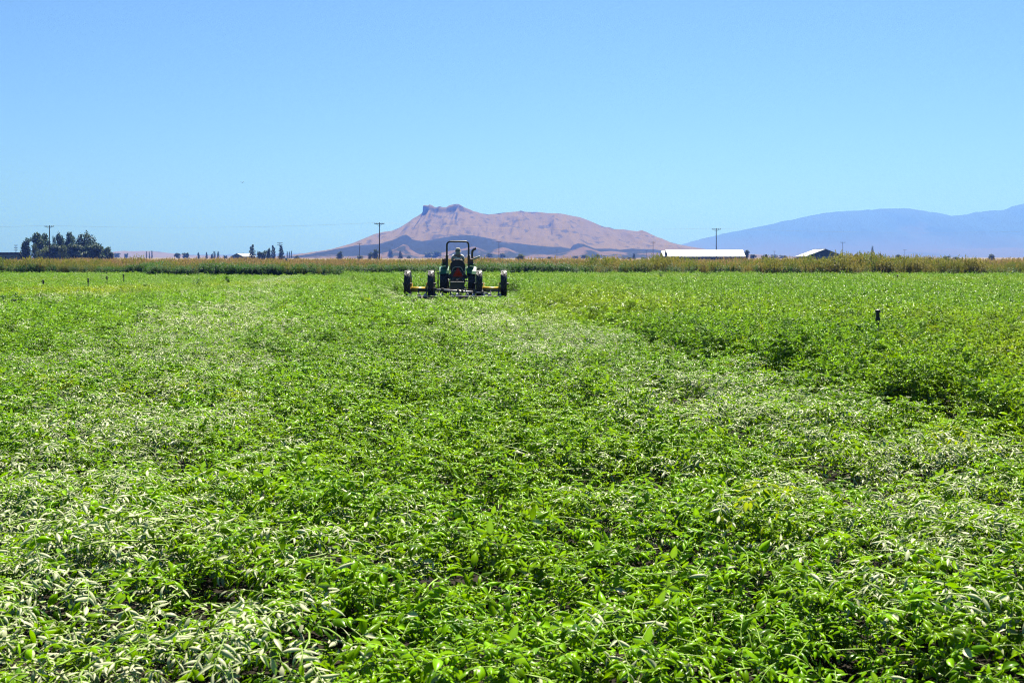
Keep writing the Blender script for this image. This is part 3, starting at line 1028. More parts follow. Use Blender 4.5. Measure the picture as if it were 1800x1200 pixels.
tree(205, 442.5, 12, 1900, 'round', 'very faint hazy tree just right of the big grove', G3)
tree(222, 443, 8, 1900, 'round', 'very faint hazy tree on the pink hills right of the big grove', G3)
tree(313, 443, 13, 1150, 'round', 'left of the two hazy round trees on the horizon left of the white barn', G3)
tree(327, 442, 13, 1150, 'round', 'right of the two hazy round trees on the horizon left of the white barn', G3)
tree(396, 447, 8, 1100, 'round', 'small low round tree just left of the small white barn', G3)
tree(521, 448, 10, 900, 'round', 'small round bush between the dark conifers and the foot of the hill', G3)
G4 = 'narrow trees on the horizon left of the small white barn'
tree(349, 444, 5, 1200, 'upright', 'leftmost of the narrow hazy trees left of the small white barn', G4)
tree(363, 443, 6, 1150, 'conifer', 'small hazy conifer between the narrow trees left of the small white barn', G4)
tree(372.5, 446, 5, 1200, 'upright', 'short hazy tree beside a taller poplar left of the small white barn', G4)
tree(377, 441, 5, 1180, 'poplar', 'tallest hazy poplar left of the small white barn', G4)
tree(383.5, 441.7, 5, 1180, 'poplar', 'hazy poplar nearest to the small white barn', G4)
tree(427.5, 444, 4, 900, 'conifer', 'tiny conifer tip behind the small white barn', G4)
G5 = 'dark trees right of the small white barn'
tree(443.5, 429.5, 17, 620, 'conifer', 'tall dark ragged conifer right of the small white barn', G5)
tree(461, 436.5, 21, 640, 'round', 'broad dark tree between the tall conifers', G5)
tree(472, 437, 9, 640, 'upright', 'narrow dark tree beside the broad one between the conifers', G5)
tree(480, 431, 13, 625, 'conifer', 'dark pointed conifer left of the pole with crossarms', G5)
tree(494, 431, 15, 630, 'conifer', 'dark ragged conifer directly under the pole with crossarms', G5)
G6 = 'tiny poplars left of the hill'
for x, y in [(505, 441.5), (508.7, 441), (512.3, 440)]:
    tree(x, y, 3, 1500, 'poplar', 'one of three tiny poplars right of the dark conifers', G6)
G7 = 'hazy trees at the foot of the hill'
tree(597, 442.5, 13, 900, 'upright', 'grey green tree at the far left foot of the hill', G7)
tree(632, 448, 12, 850, 'round', 'low bush below the thin pole at the left foot of the hill', G7, 'bush')
tree(651, 441, 11, 880, 'round', 'smaller blue green tree left of the tallest pole', G7)
tree(660, 438.5, 14, 860, 'upright', 'blue green tree right beside the tallest pole', G7)
tree(686.5, 438, 11, 2000, 'upright', 'very faint tree against the gullies right of the tallest pole', G7)
tree(704, 441, 11, 1250, 'conifer', 'small blue conifer midway between the tallest pole and the tractor', G7)
tree(718, 449, 8, 1200, 'round', 'tiny bush between the small blue conifer and the tractor', G7, 'bush')
tree(752, 441, 16, 1900, 'round', 'faint blue tree left of the tractor', G7)
tree(766, 437, 20, 1950, 'round', 'faint taller blue tree close to the left of the tractor roll bar', G7)
tree(862, 443.5, 14, 1600, 'round', 'faint blue tree left of the thin pole right of the tractor', G7)
tree(883, 443.5, 14, 1550, 'round', 'faint blue tree right of the thin pole right of the tractor', G7)
tree(915, 447, 13, 520, 'upright', 'green spreading bush behind the margin right of the tractor', G7, 'bush')
tree(967, 450, 13, 700, 'round', 'flat dark bush in the grass at the middle foot of the hill', G7, 'bush')
tree(1012, 448.5, 14, 1250, 'round', 'low blue bush beside a bigger round tree under the hill', G7, 'bush')
tree(1028, 445.5, 17, 1250, 'round', 'blue green round tree below the middle of the hill', G7)
tree(1050, 447, 8, 1250, 'upright', 'small blue upright tree right of the round tree under the hill', G7)
tree(1097, 452, 9, 900, 'round', 'small dark bush far left of the white barns', G7, 'bush')
tree(1106, 451, 14, 1000, 'round', 'low bush beside the blue conifer left of the white barns', G7, 'bush')
tree(1114, 445, 9, 1000, 'conifer', 'blue conifer left of the white barns', G7)
tree(1131, 451, 15, 1000, 'round', 'low bush between the blue conifer and the white barns', G7, 'bush')
tree(1172.3, 440.5, 4.5, 575, 'conifer', 'small dark conifer between the two long white roofs', 'trees by the white roofed barns')
tree(1312, 440, 13, 680, 'upright', 'blue green tree at the right end of the long white barn', 'trees by the white roofed barns')
tree(1324, 445.5, 12, 1000, 'round', 'hazy tree a little right of the long white barn', 'trees by the white roofed barns')
tree(1341, 445.5, 5, 520, 'round', 'left of two small dark trees right of the long white barn', 'trees by the white roofed barns')
tree(1347.5, 445, 6.5, 520, 'round', 'right of two small dark trees right of the long white barn', 'trees by the white roofed barns')
tree(1360, 446, 15, 1400, 'round', 'faint blue tree between the dark pair and the right barn', 'trees by the white roofed barns')
tree(1375, 447, 18, 1400, 'round', 'faint low blue tree close to the left of the right barn', 'trees by the white roofed barns')
G8 = 'trees on the horizon at right'
tree(1506, 447, 18, 1300, 'round', 'faint low tree between the right barn and the single poplar', G8)
tree(1533.5, 432.5, 5.5, 900, 'poplar', 'single tall dark poplar under the blue mountain', G8)
tree(1548, 445, 5, 900, 'upright', 'short narrow tree right of the single tall poplar', G8)
tree(1578, 446, 13, 650, 'round', 'dark round tree right of the single tall poplar', G8)
tree(1635, 451, 12, 900, 'round', 'low bush midway along the right horizon', G8, 'bush')
tree(1665, 448, 15, 650, 'round', 'dark round tree in the middle of the right horizon', G8)
tree(1682, 450.5, 16, 700, 'round', 'low bush touching the right side of a dark round tree', G8, 'bush')
tree(1743, 447, 14, 650, 'upright', 'rightmost small dark tree on the horizon', G8)


# ------------------------------------------------------------------ barns
def gable_barn(name, ax, ay, half, length, eave, ridge, yaw, wall_m, label, over=.35, group=None, roof_m=None):
    """gable front centred at (ax, ay); runs back along local +y"""
    o = empty(name, (ax, ay, 0), yaw)
    MB().prism([(-half, 0), (half, 0), (half, eave), (0, ridge - .16), (-half, eave)], 0, length, 'y').build('wall', wall_m, o)
    sl = (ridge - eave) / half
    for s in (-1, 1):
        x1 = s * (half + over)
        z1 = eave - over * sl
        rf = MB().prism([(0, ridge - .10), (x1, z1 - .10), (x1, z1 + .06), (0, ridge + .06)], -over, length + over, 'y').build('roof_slope', roof_m or M['roof_white'], o)
        nrib = max(4, int(length / 1.8))
        rb = MB()
        for k in range(nrib + 1):
            yy = -over + .06 + (length + 2 * over - .12) * k / nrib
            rb.prism([(0, ridge + .062), (x1 * .998, z1 + .062), (x1 * .998, z1 + .11), (0, ridge + .11)], yy - .05, yy + .05, 'y')
        r_ = rb.build('roof_rib', roof_m or M['roof_white'], rf)
        r_['kind'] = 'stuff'
    MB().box((0, length / 2, ridge + .10), (.34, length + 2 * over + .02, .07)).build('ridge_cap', roof_m or M['roof_white'], o)
    MB().box((0, -.05, min(eave, 3.2) / 2), (half * .62, .08, min(eave, 3.2))).build('door', M['barn_grey'] if wall_m is not M['barn_grey'] else M['roof_dark'], o)
    return tag(o, label, 'barn', group)


# the long barn shows a broad white roof side: its ridge runs across the view
o = gable_barn('barn', (1172 - 900) / F * 600 + .6, 600, 7.0, 40.2, 2.35, 5.75, R(-90), M['barn_dark'], 'long low barn with a bright white roof and dark walls', group='white roofed barns')
o.location = ((1173 - 900) / F * 600, 604, 0)
o2 = gable_barn('barn', 0, 0, 6.6, 3.6, 2.4, 5.1, R(-90), M['barn_dark'], 'short white roofed barn at the left end of the long one', group='white roofed barns')
o2.location = ((1163.5 - 900) / F * 612, 612, 0)
gable_barn('barn', (1451 - 900) / F * 500, 500, 8.4, 19, 2.2, 5.35, R(-1), M['barn_green'], 'barn with grey green gable end and one white roof slope, right of the long barn', group='white roofed barns')
gable_barn('barn', (417 - 900) / F * 700, 700, 4.6, 12, 2.3, 4.05, R(-24), M['barn_grey'], 'small pale barn with a white roof left of the dark conifers', group='white roofed barns')


def low_building():
    o = empty('house', ((-6 - 900) / F * 450, 450, 0), 0)
    MB().box((4.4, 3, 1.5), (9.0, 6, 3.0)).build('wall', M['barn_grey'], o)
    MB().box((4.5, 3, 3.35), (9.9, 7.2, .7), taper=.96).build('roof', M['roof_dark'], o)
    for x in (1.2, 3.6, 6.0, 7.7):
        w = MB().box((x, -.03, 1.75), (1.1, .1, 1.0)).build('window', M['white_plastic'], o)
        MB().box((x, -.09, 1.75), (.9, .04, .8)).build('pane', M['glass_dark'], w)
    return tag(o, 'low building with a flat dark roof at the far left edge', 'house')


low_building()


# ------------------------------------------------------------------ utility poles and wires
def pole(px, top, d, label, arms=1, group='utility poles across the plain', yaw=0.0, r0=.15, arm_w=2.6):
    h = CZ + (HY - top) / F * d
    o = empty('utility_pole', ((px - 900) / F * d, d, 0), yaw)
    MB().tube([(0, 0, -.1), (0, 0, h * .5), (0, 0, h)], [r0, r0 * .85, r0 * .68], 10).build('pole_shaft', M['pole_wood'], o, smooth=False)
    for k in range(arms):
        z = h - .35 - k * 1.1
        MB().box((0, -.17, z), (arm_w, .13, .15)).build('crossarm', M['pole_wood'], o)
        for s in (-1, 1):
            MB().bar((s * .05, -.19, z - .62), (s * arm_w * .33, -.19, z - .06), .05).build('arm_brace', M['dark_steel'], o)
        for x in (-.46, -.26, .26, .46):
            MB().lathe([(0.001, .0), (.035, .0), (.05, .08), (.06, .14), (.03, .20), (.001, .22)], (x * arm_w, -.17, z + .076), 'z', 8).build('insulator', M['dark_steel'], o)
    tag(o, label, 'pole', group)
    return o, h


mains = []
for px, top, d, lab in [(-520, 395, 330, None), (87, 396, 318, 'tall wooden pole rising in front of the grove at left'), (667, 391, 296, 'tallest wooden pole, left of the tractor'),
                        (1259, 401, 330, 'wooden pole standing in front of the long white roof'), (1860, 405, 350, None)]:
    if lab:
        o, h = pole(px, top, d, lab)
    h = CZ + (HY - top) / F * d
    mains.append(((px - 900) / F * d, d, h))
for k, x in enumerate((-1.2, -.68, .68, 1.2)):
    for i in range(len(mains) - 1):
        a, b = mains[i], mains[i + 1]
        pts = []
        for s in np.linspace(0, 1, 13):
            pts.append((a[0] + (b[0] - a[0]) * s + x, a[1] + (b[1] - a[1]) * s - .17, a[2] + (b[2] - a[2]) * s - .06 - 4 * .9 * s * (1 - s)))
        w = MB().tube(pts, .0042, 5).build('power_line', M['wire'])
        tag(w, ['thin overhead wire left of the pole by the grove', 'thin overhead wire between the grove pole and the tallest pole',
                'thin overhead wire between the tallest pole and the pole at the long barn', 'thin overhead wire right of the pole at the long barn'][i], 'wire', 'overhead wires span %s' % ['far left', 'left of centre', 'over the hill', 'at right'][i])
pole(28, 430, 520, 'thin mast with short crossbars above the low dark roof', arms=3, r0=.11, arm_w=1.6)
pole(492, 425.5, 560, 'pole with two crossarms rising from the dark conifers', arms=2, arm_w=2.8)
pole(632, 427, 620, 'thin pole against the left foot of the hill')
pole(877, 424, 600, 'thin pole just right of the tractor')
pole(979, 439, 1000, 'short faint pole below the middle of the hill')
pole(1136.5, 440, 1100, 'short faint pole left of the pole near the white barns')
pole(1148, 425, 590, 'thin pole left of the white barns')
pole(1361, 441, 900, 'short pole between the long barn and the right barn')
pole(1481.5, 425, 590, 'thin pole right of the right barn')
pole(1590.5, 438.5, 900, 'short thin pole right of the dark round tree at right')


# ------------------------------------------------------------------ wheels
def tyre_mesh(rad, wid, hub):
    """lugged farm tyre turned about x; the lugs are greyer, with sun glint put into their colour"""
    mb = MB()
    hw = wid / 2
    mb.lathe([(hub, -hw * .75), (hub + (rad - hub) * .25, -hw * .96), (rad * .86, -hw), (rad * .945, -hw * .86), (rad * .965, 0), (rad * .945, hw * .86), (rad * .86, hw), (hub + (rad - hub) * .25, hw * .96), (hub, hw * .75), (hub, -hw * .75)], (0, 0, 0), 'x', 40)
    nb = len(mb.f)
    n = 13
    for s in (-1, 1):
        for k in range(n):
            a = 2 * PI * (k + (.5 if s > 0 else 0)) / n
            sw = -.32       # lugs sweep into a V that points down as seen from behind
            def pt(x, an, r_): return Vector((x, -math.sin(an) * r_, math.cos(an) * r_))
            v = []
            for r_ in (rad * .90, rad * 1.0):
                for x, an in ((s * hw * .02, a), (s * hw * .02, a + .13), (s * hw * .98, a + sw + .11), (s * hw * .98, a + sw)):
                    v.append(pt(x, an, r_ * (1 if abs(x) < hw * .5 else .975)))
            mb.add(v, [(0, 1, 2, 3), (4, 5, 6, 7), (0, 1, 5, 4), (1, 2, 6, 5), (2, 3, 7, 6), (3, 0, 4, 7)])
    me = mb.mesh('tyre', M['rubber'])
    me.materials.append(M['sunlit_lug_rubber'])
    for i in range(nb, len(me.polygons)): me.polygons[i].material_index = 1
    return me


def rim_mesh(hub, wid, m):
    mb = MB()
    hw = wid / 2
    mb.lathe([(hub * 1.0, -hw * .78), (hub * .93, -hw * .74), (hub * .90, -hw * .2), (hub * .55, -hw * .10), (hub * .3, -hw * .35), (hub * .02, -hw * .37), (hub * .02, hw * .37), (hub * .3, hw * .35), (hub * .55, hw * .10), (hub * .90, hw * .2), (hub * .93, hw * .74), (hub * 1.0, hw * .78)], (0, 0, 0), 'x', 28)
    for k in range(8):
        a = 2 * PI * k / 8
        for s in (-1, 1):
            mb.lathe([(.001, s * hw * .39), (.018, s * hw * .38), (.018, s * hw * .30)], (0, math.cos(a) * hub * .42, math.sin(a) * hub * .42), 'x', 6)
    return mb.mesh('rim', m, smooth=False)


def wheel(parent, loc, tm, rm, name='wheel'):
    w = bpy.data.objects.new(name, None)
    w.empty_display_size = .2
    w.location = loc
    link(w, parent)
    link(bpy.data.objects.new('tyre', tm), w)
    link(bpy.data.objects.new('rim', rm), w)
    return w


# ------------------------------------------------------------------ tractor (seen from behind; local +y is forward)
TY = R(0.8)
tr = empty('tractor', TR, TY)
tag(tr, 'green tractor with black roll bar seen from behind in the crop', 'tractor')
rt, rr = tyre_mesh(.66, .33, .36), rim_mesh(.36, .33, M['yellow_paint'])
ft, fr = tyre_mesh(.42, .22, .22), rim_mesh(.22, .22, M['yellow_paint'])
for s in (-1, 1):
    wheel(tr, (s * .63 + .05, 0, .66), rt, rr, 'rear_wheel')
    wheel(tr, (s * .58 + .05, 1.85, .42), ft, fr, 'front_wheel')
    # fender: curved shell over the rear wheel with a flat inner side
    mb = MB()
    prof = [(-math.cos(R(34 + 14 * k)) * .76, .66 + math.sin(R(34 + 14 * k)) * .76) for k in range(9)]
    outer = prof
    inner = [(p * .955, .66 + (q - .66) * .955) for p, q in prof]
    x0, x1 = s * .43 + .05, s * .83 + .05
    n = len(outer)
    v = [(x0, *p) for p in outer] + [(x1, p[0], p[1] - .05) for p in outer] + [(x0, *p) for p in inner] + [(x1, p[0], p[1] - .05) for p in inner]
    f = []
    for i in range(n - 1):
        f += [(i, i + 1, n + i + 1, n + i), (2 * n + i, 3 * n + i, 3 * n + i + 1, 2 * n + i + 1), (i, 2 * n + i, 2 * n + i + 1, i + 1), (n + i, n + i + 1, 3 * n + i + 1, 3 * n + i)]
    f += [(0, n, 3 * n, 2 * n), (n - 1, 3 * n - 1, 4 * n - 1, 2 * n - 1)]
    fe = mb.add(v, f).build('fender', M['tractor_green'], tr, smooth=False)
    MB().prism([(p, q) for p, q in inner] + [(.45, .95), (-.45, .95)], s * .425 + .05, s * .405 + .05, 'x').build('fender_side', M['tractor_green'], fe)
    MB().box((s * .62 + .05, -.18, 1.455), (.24, .26, .10)).build('fender_cap', M['tractor_green'], fe, bevel=.03)
    # tail lights stand on brackets beside the roll bar
    tl = MB().box((s * .60 + .05, -.30, 1.62), (.20, .12, .24)).build('tail_light', M['black_steel'], tr, bevel=.025)
    MB().box((s * .60 + .05, -.372, 1.66), (.16, .03, .14)).build('lens', M['amber_lens'], tl, bevel=.01)
    MB().bar((s * .50 + .05, -.28, 1.48), (s * .60 + .05, -.28, 1.52), .05).build('lamp_bracket', M['black_steel'], tr)
# roll bar
pts = [(-.44, -.28, .95), (-.44, -.28, 1.5), (-.44, -.28, 2.34)]
for k in range(1, 7):
    a = R(180 - 15 * k)
    pts.append((-.28 + .16 * math.cos(a), -.28, 2.34 + .16 * math.sin(a)))
for k in range(0, 7):
    a = R(90 - 15 * k)
    pts.append((.38 + .16 * math.cos(a), -.28, 2.34 + .16 * math.sin(a)))
pts += [(.54, -.28, 1.5), (.54, -.28, .95)]
rb = MB().tube(pts, .040, 10).build('roll_bar', M['black_steel'], tr, smooth=True)
for x in (-.44, .54):
    MB().box((x, -.28, 1.42), (.11, .11, .96)).build('roll_bar_post', M['black_steel'], rb, bevel=.01)
    MB().lathe([(.001, -.09), (.025, -.09), (.025, .09), (.001, .09)], (x, -.28, 1.86), 'x', 8).build('hinge_pin', M['grey_steel'], rb)
# body
MB().box((.05, .15, .78), (.50, 1.0, .62)).build('transmission_case', M['dark_steel'], tr, bevel=.06)
MB().box((.05, 1.15, .70), (.40, 1.3, .42)).build('engine_block', M['dark_steel'], tr, bevel=.04)
hood = MB().prism([(.62, .92), (2.25, .88), (2.34, 1.02), (2.28, 1.26), (1.9, 1.38), (.62, 1.46)], -.25, .35, 'x').build('hood', M['tractor_green'], tr, bevel=.05)
MB().box((.05, 2.33, 1.06), (.44, .03, .28)).build('grille', M['black_steel'], hood)
MB().box((.05, .58, 1.36), (.46, .10, .34)).build('dashboard', M['black_steel'], tr, bevel=.03)
MB().box((.05, .35, .725), (.86, .7, .05)).build('foot_platform', M['dark_steel'], tr)
stw = bpy.data.objects.new('steering_wheel', MB().lathe([(.19 + .018 * math.cos(a), .018 * math.sin(a)) for a in np.linspace(0, 2 * PI, 9)], (0, 0, 0), 'z', 24).mesh('steering_wheel', M['black_steel'], smooth=True))
stw.location = (.05, .42, 1.50)
stw.rotation_euler = (R(-28), 0, 0)
link(stw, tr)
MB().bar((0, 0, 0), (0, .09, -.26), .05).build('steering_column', M['black_steel'], stw)
MB().bar((-.18, 0, 0), (.18, 0, 0), .025, .012).build('spoke', M['black_steel'], stw)
# seat: dark shell with a pale edge line low on its back
seat = MB().box((.05, -.20, 1.26), (.52, .50, .22)).build('seat', M['seat_vinyl'], tr, bevel=.05)
bk = [(-.30, 1.16), (.30, 1.16), (.345, 1.34), (.315, 1.52), (.22, 1.66), (.10, 1.71), (-.10, 1.71), (-.22, 1.66), (-.315, 1.52), (-.345, 1.34)]
MB().prism([(p + .05, q) for p, q in bk], -.50, -.40, 'y').build('seat_back', M['seat_vinyl'], seat, bevel=.03)
arc = [(.05 - .23, -.525, 1.20), (.05 - .20, -.53, 1.31), (.05 - .12, -.53, 1.355), (.05 + .08, -.53, 1.36), (.05 + .18, -.53, 1.32), (.05 + .23, -.525, 1.20)]
MB().tube(arc, .022, 6).build('seat_piping', M['seat_piping'], seat)
for s in (-1, 1):
    MB().box((.05 + s * .32, -.20, 1.30), (.055, .34, .05)).build('armrest', M['white_plastic'] if s > 0 else M['seat_vinyl'], seat, bevel=.02)
# housing behind the seat: grey covers either side of the triangle
for s in (-1, 1):
    MB().bar((.05 + s * .12, -.56, 1.18), (.05 + s * .42, -.50, .86), .16, .14).build('rear_cover', M['dark_steel'], tr, bevel=.02)
MB().box((.05, -.50, .84), (.66, .20, .50)).build('rear_housing', M['black_steel'], tr, bevel=.04)
MB().tube([(-.27, -.58, 1.15), (.05, -.60, 1.19), (.37, -.58, 1.15)], .022, 6).build('grab_rail', M['worn_steel'], tr)
sg = bpy.data.objects.new('warning_triangle', None)
sg.location = (.07, -.66, 1.10)
sg.empty_display_size = .1
link(sg, tr)


def tri(h, cut):
    b = h * .58
    c = cut
    return [(-b + c * .5, -h * .42), (b - c * .5, -h * .42), (b - c * .1, -h * .42 + c * .8), (c * .45, h * .58), (-c * .45, h * .58), (-b + c * .1, -h * .42 + c * .8)]


MB().prism(tri(.42, .05), -.012, .0, 'y').build('border', M['sign_red'], sg)
MB().prism(tri(.33, .02), -.020, -.013, 'y').build('panel', M['sign_orange'], sg)
MB().bar((.17, -.64, 1.04), (.30, -.63, 1.01), .05, .03).build('licence_tab', M['worn_steel'], tr)
MB().tube([(-.24, -.62, .80), (-.13, -.64, .80)], .025, 6).build('lower_pin', M['worn_steel'], tr)
MB().tube([(.0, -.64, .815), (.12, -.64, .815)], .025, 6).build('lower_pin', M['worn_steel'], tr)
MB().tube([(.26, -.62, .795), (.36, -.64, .795)], .025, 6).build('lower_pin', M['worn_steel'], tr)
for s in (-1, 1):
    MB().bar((.05 + s * .22, -.45, .52), (.05 + s * .34, -1.15, .42), .06, .09).build('hitch_arm', M['black_steel'], tr)
    MB().bar((.05 + s * .30, -.95, .46), (.05 + s * .24, -.52, 1.02), .04).build('lift_rod', M['black_steel'], tr)
MB().bar((.05, -.55, .86), (.05, -1.15, .78), .05).build('top_link', M['black_steel'], tr)
MB().tube([(.675, .70, .98), (.675, .70, 1.98), (.69, .69, 2.09), (.74, .66, 2.15), (.83, .60, 2.185)], [.052, .052, .054, .056, .058], 10, caps=False).build('exhaust_pipe', M['black_steel'], tr, smooth=True)
MB().bar((.45, .72, 1.0), (.675, .70, 1.02), .08).build('exhaust_elbow', M['black_steel'], tr)
mi = MB().tube([(.76, .35, 1.72), (.78, .34, 1.73), (1.02, .26, 1.83), (1.04, .25, 1.84)], [.02, .038, .038, .02], 10).build('side_mirror', M['white_plastic'], tr, smooth=True)
MB().bar((.50, .40, 1.45), (.77, .35, 1.73), .025).build('mirror_arm', M['black_steel'], mi)
MB().bar((-.46, .15, .66), (-.62, .10, .36), .05).build('step_bracket', M['black_steel'], tr)


# ------------------------------------------------------------------ the wide wheeled implement behind the tractor
im = empty('crop_roller', TR + Vector((0, -1.75, 0)), TY)
tag(im, 'wide wheeled implement with yellow beams drawn behind the tractor', 'implement')
it, ir = tyre_mesh(.61, .27, .32), rim_mesh(.32, .27, M['yellow_paint'])
WX = [(-2.03, -.25), (-1.03, -.06), (1.06, .06), (2.13, .15)]
for x, yy in WX:
    wheel(im, (x, yy, .64), it, ir)
for s, (xa, ya), (xb, yb) in ((-1, WX[0], WX[1]), (1, WX[2], WX[3])):
    MB().tube([(xa + .15, ya - .20, .41), (xb - .15, yb - .20, .40)], .105, 14).build('yellow_beam', M['yellow_paint'], im, smooth=True)
    for x, y in ((xa, ya), (xb, yb)):
        MB().lathe([(.001, -.21), (.05, -.21), (.05, .21), (.001, .21)], (x, y, .64), 'x', 10).build('axle', M['dark_steel'], im)
        MB().bar((x + (.20 if x == xa else -.20), y, .66), (x + (.20 if x == xa else -.20), y - .20, .42), .05, .09).build('axle_arm', M['yellow_paint'], im)
bx = [(-1.16, .45), (-.83, .435), (-.82, .43), (-.50, .415), (-.44, .41), (.10, .37), (.40, .345), (.80, .31), (.92, .30), (1.40, .25)]
MB().tube([(-1.18, -.52, .44), (1.46, -.52, .235)], .046, 10).build('toolbar', M['worn_steel'], im, smooth=True)
MB().bar((-1.0, -.10, .40), (1.05, -.10, .34), .12, .10).build('frame_bar', M['black_steel'], im)
for x in (-.86, -.52, .16, .34, .86, 1.22):
    z = .44 - (x + 1.18) * .0777
    MB().box((x, -.52, z), (.11, .16, .15)).build('clamp', M['black_steel'], im, bevel=.01)
for x in (-.95, -.30, .48, 1.02):
    MB().bar((x, -.52, .38), (x, -.12, .38), .07).build('frame_strut', M['black_steel'], im)
for k in range(12):
    x = -1.90 + 3.80 * k / 11
    bl = MB().lathe([(.0015, 0), (.04, .007), (.10, .020), (.145, .040), (.145, .046), (.10, .027), (.04, .014), (.0015, .008)], (0, 0, 0), 'x', 20).build('disc_blade', M['grey_steel'], im, smooth=True)
    bl.location = (x, -.70 + (.05 if k % 2 else -.05), .11)
    bl.rotation_euler = (0, 0, R(40 if k % 2 else 140))
    MB().bar((x, -.66, .16), (x, -.42, .38 if abs(x) < 1.2 else .40), .045).build('shank', M['black_steel'], im)
MB().bar((-1.95, -.44, .40), (-1.10, -.44, .40), .07).build('blade_bar', M['dark_steel'], im)
MB().bar((1.38, -.44, .36), (1.95, -.44, .36), .07).build('blade_bar', M['dark_steel'], im)
for s, xa, xb in ((-1, -1.95, .0), (1, .05, 1.85)):
    MB().bar((xa, -.92, .14), (xb, -.92, .12), .22, .03).build('levelling_plate', M['grey_steel'], im)
MB().lathe([(.001, -.065), (.03, -.055), (.055, -.03), (.065, 0), (.055, .03), (.03, .055), (.001, .065)], (.16, -.62, .17), 'z', 12).build('hitch_ball', M['worn_steel'], im, smooth=True)
MB().bar((.16, -.60, .16), (.16, -.50, .34), .05).build('ball_mount', M['black_steel'], im)
js = MB().bar((-.72, -.30, .30), (-.72, -.30, 1.13), .055).build('jack_stand', M['black_steel'], im)
MB().bar((-.80, -.30, 1.12), (-.64, -.30, 1.12), .035).build('jack_handle', M['black_steel'], js)
MB().bar((-.30, -.10, .40), (.05, .55, .44), .07).build('draw_arm', M['black_steel'], im)
MB().bar((.50, -.10, .36), (.10, .55, .44), .07).build('draw_arm', M['black_steel'], im)
MB().box((.10, -.08, .56), (.62, .20, .36)).build('tool_box', M['black_steel'], im, bevel=.02)


# ------------------------------------------------------------------ the driver
def skin_mesh(name, joints, edges, m, levels=1):
    """one continuous surface grown over a skeleton; joints = [(x, y, z, radius)]"""
    me = bpy.data.meshes.new(name)
    me.from_pydata([j[:3] for j in joints], edges, [])
    o = bpy.data.objects.new(name, me)
    COL.objects.link(o)
    sk = o.modifiers.new('skin', 'SKIN')
    sk.use_smooth_shade = True
    for i, j in enumerate(joints):
        rr_ = j[3] if hasattr(j[3], '__len__') else (j[3], j[3])
        me.skin_vertices[0].data[i].radius = rr_
        me.skin_vertices[0].data[i].use_root = (i == 0)
    ss = o.modifiers.new('sub', 'SUBSURF')
    ss.levels = ss.render_levels = levels
    bpy.context.view_layer.update()
    dg = bpy.context.evaluated_depsgraph_get()
    me2 = bpy.data.meshes.new_from_object(o.evaluated_get(dg))
    me2.materials.clear()
    me2.materials.append(m)
    me2.name = name
    bpy.data.objects.remove(o)
    return me2


pe = empty('person', TR + Vector((.05, -.16, 1.37)), TY)
tag(pe, 'person in a straw hat and white shirt driving, seen from behind', 'person')
#      0 pelvis        1 waist            2 chest             3 upper chest      4 neck             5 head low         6 head          7 crown
J = [(0, 0, .09, (.15, .11)), (0, -.02, .24, (.14, .105)), (0, -.01, .40, (.165, .115)), (0, .01, .50, (.13, .09)), (0, .045, .560, (.055, .058)), (0, .075, .605, (.066, .080)), (0, .095, .670, (.078, .095)), (0, .09, .735, (.060, .075))]
E = [(i, i + 1) for i in range(7)]
for s in (-1, 1):
    o_ = len(J)
    J += [(s * .19, .01, .49, .062), (s * .255, .08, .31, .047), (s * .215, .34, .235, .036), (s * .185, .50, .30, .028), (s * .165, .555, .325, .034)]
    E += [(3, o_), (o_, o_ + 1), (o_ + 1, o_ + 2), (o_ + 2, o_ + 3), (o_ + 3, o_ + 4)]
    w_ = o_ + 4
    for k in range(4):      # fingers curled round the steering wheel
        a = len(J)
        y0 = .585 - .018 * k
        x0 = s * (.150 + .018 * k)
        J += [(x0, y0, .345, .010), (x0 - s * .012, y0 + .022, .322, .009), (x0 - s * .020, y0 + .008, .300 + .004 * k, .008)]
        E += [(w_, a), (a, a + 1), (a + 1, a + 2)]
    a = len(J)
    J += [(s * .140, .53, .318, .011), (s * .122, .545, .305, .009)]
    E += [(w_, a), (a, a + 1)]
    l_ = len(J)
    J += [(s * .12, .04, .09, .088), (s * .19, .40, .12, .066), (s * .185, .48, -.18, .052), (s * .18, .50, -.52, .040), (s * .19, .60, -.565, .038), (s * .195, .69, -.58, .028)]
    E += [(0, l_), (l_, l_ + 1), (l_ + 1, l_ + 2), (l_ + 2, l_ + 3), (l_ + 3, l_ + 4), (l_ + 4, l_ + 5)]
body = link(bpy.data.objects.new('body', skin_mesh('body', J, E, M['skin'], 1)), pe)
JS = [(0, 0, .13, (.165, .125)), (0, -.03, .24, (.160, .125)), (0, -.01, .40, (.192, .14)), (0, .03, .495, (.17, .12)), (0, .05, .555, (.075, .075))]
ES = [(0, 1), (1, 2), (2, 3), (3, 4)]
for s in (-1, 1):
    o_ = len(JS)
    JS += [(s * .205, .03, .480, .092), (s * .258, .08, .31, .062), (s * .215, .34, .235, .048), (s * .190, .47, .285, .040)]
    ES += [(3, o_), (o_, o_ + 1), (o_ + 1, o_ + 2), (o_ + 2, o_ + 3)]
link(bpy.data.objects.new('shirt', skin_mesh('shirt', JS, ES, M['white_cotton'], 1)), pe)
JT = [(0, 0, .08, (.165, .13))]
ET = []
for s in (-1, 1):
    o_ = len(JT)
    JT += [(s * .12, .04, .09, .104), (s * .19, .40, .12, .082), (s * .185, .48, -.18, .070), (s * .18, .50, -.49, .062)]
    ET += [(0, o_), (o_, o_ + 1), (o_ + 1, o_ + 2), (o_ + 2, o_ + 3)]
link(bpy.data.objects.new('trousers', skin_mesh('trousers', JT, ET, M['denim'], 1)), pe)
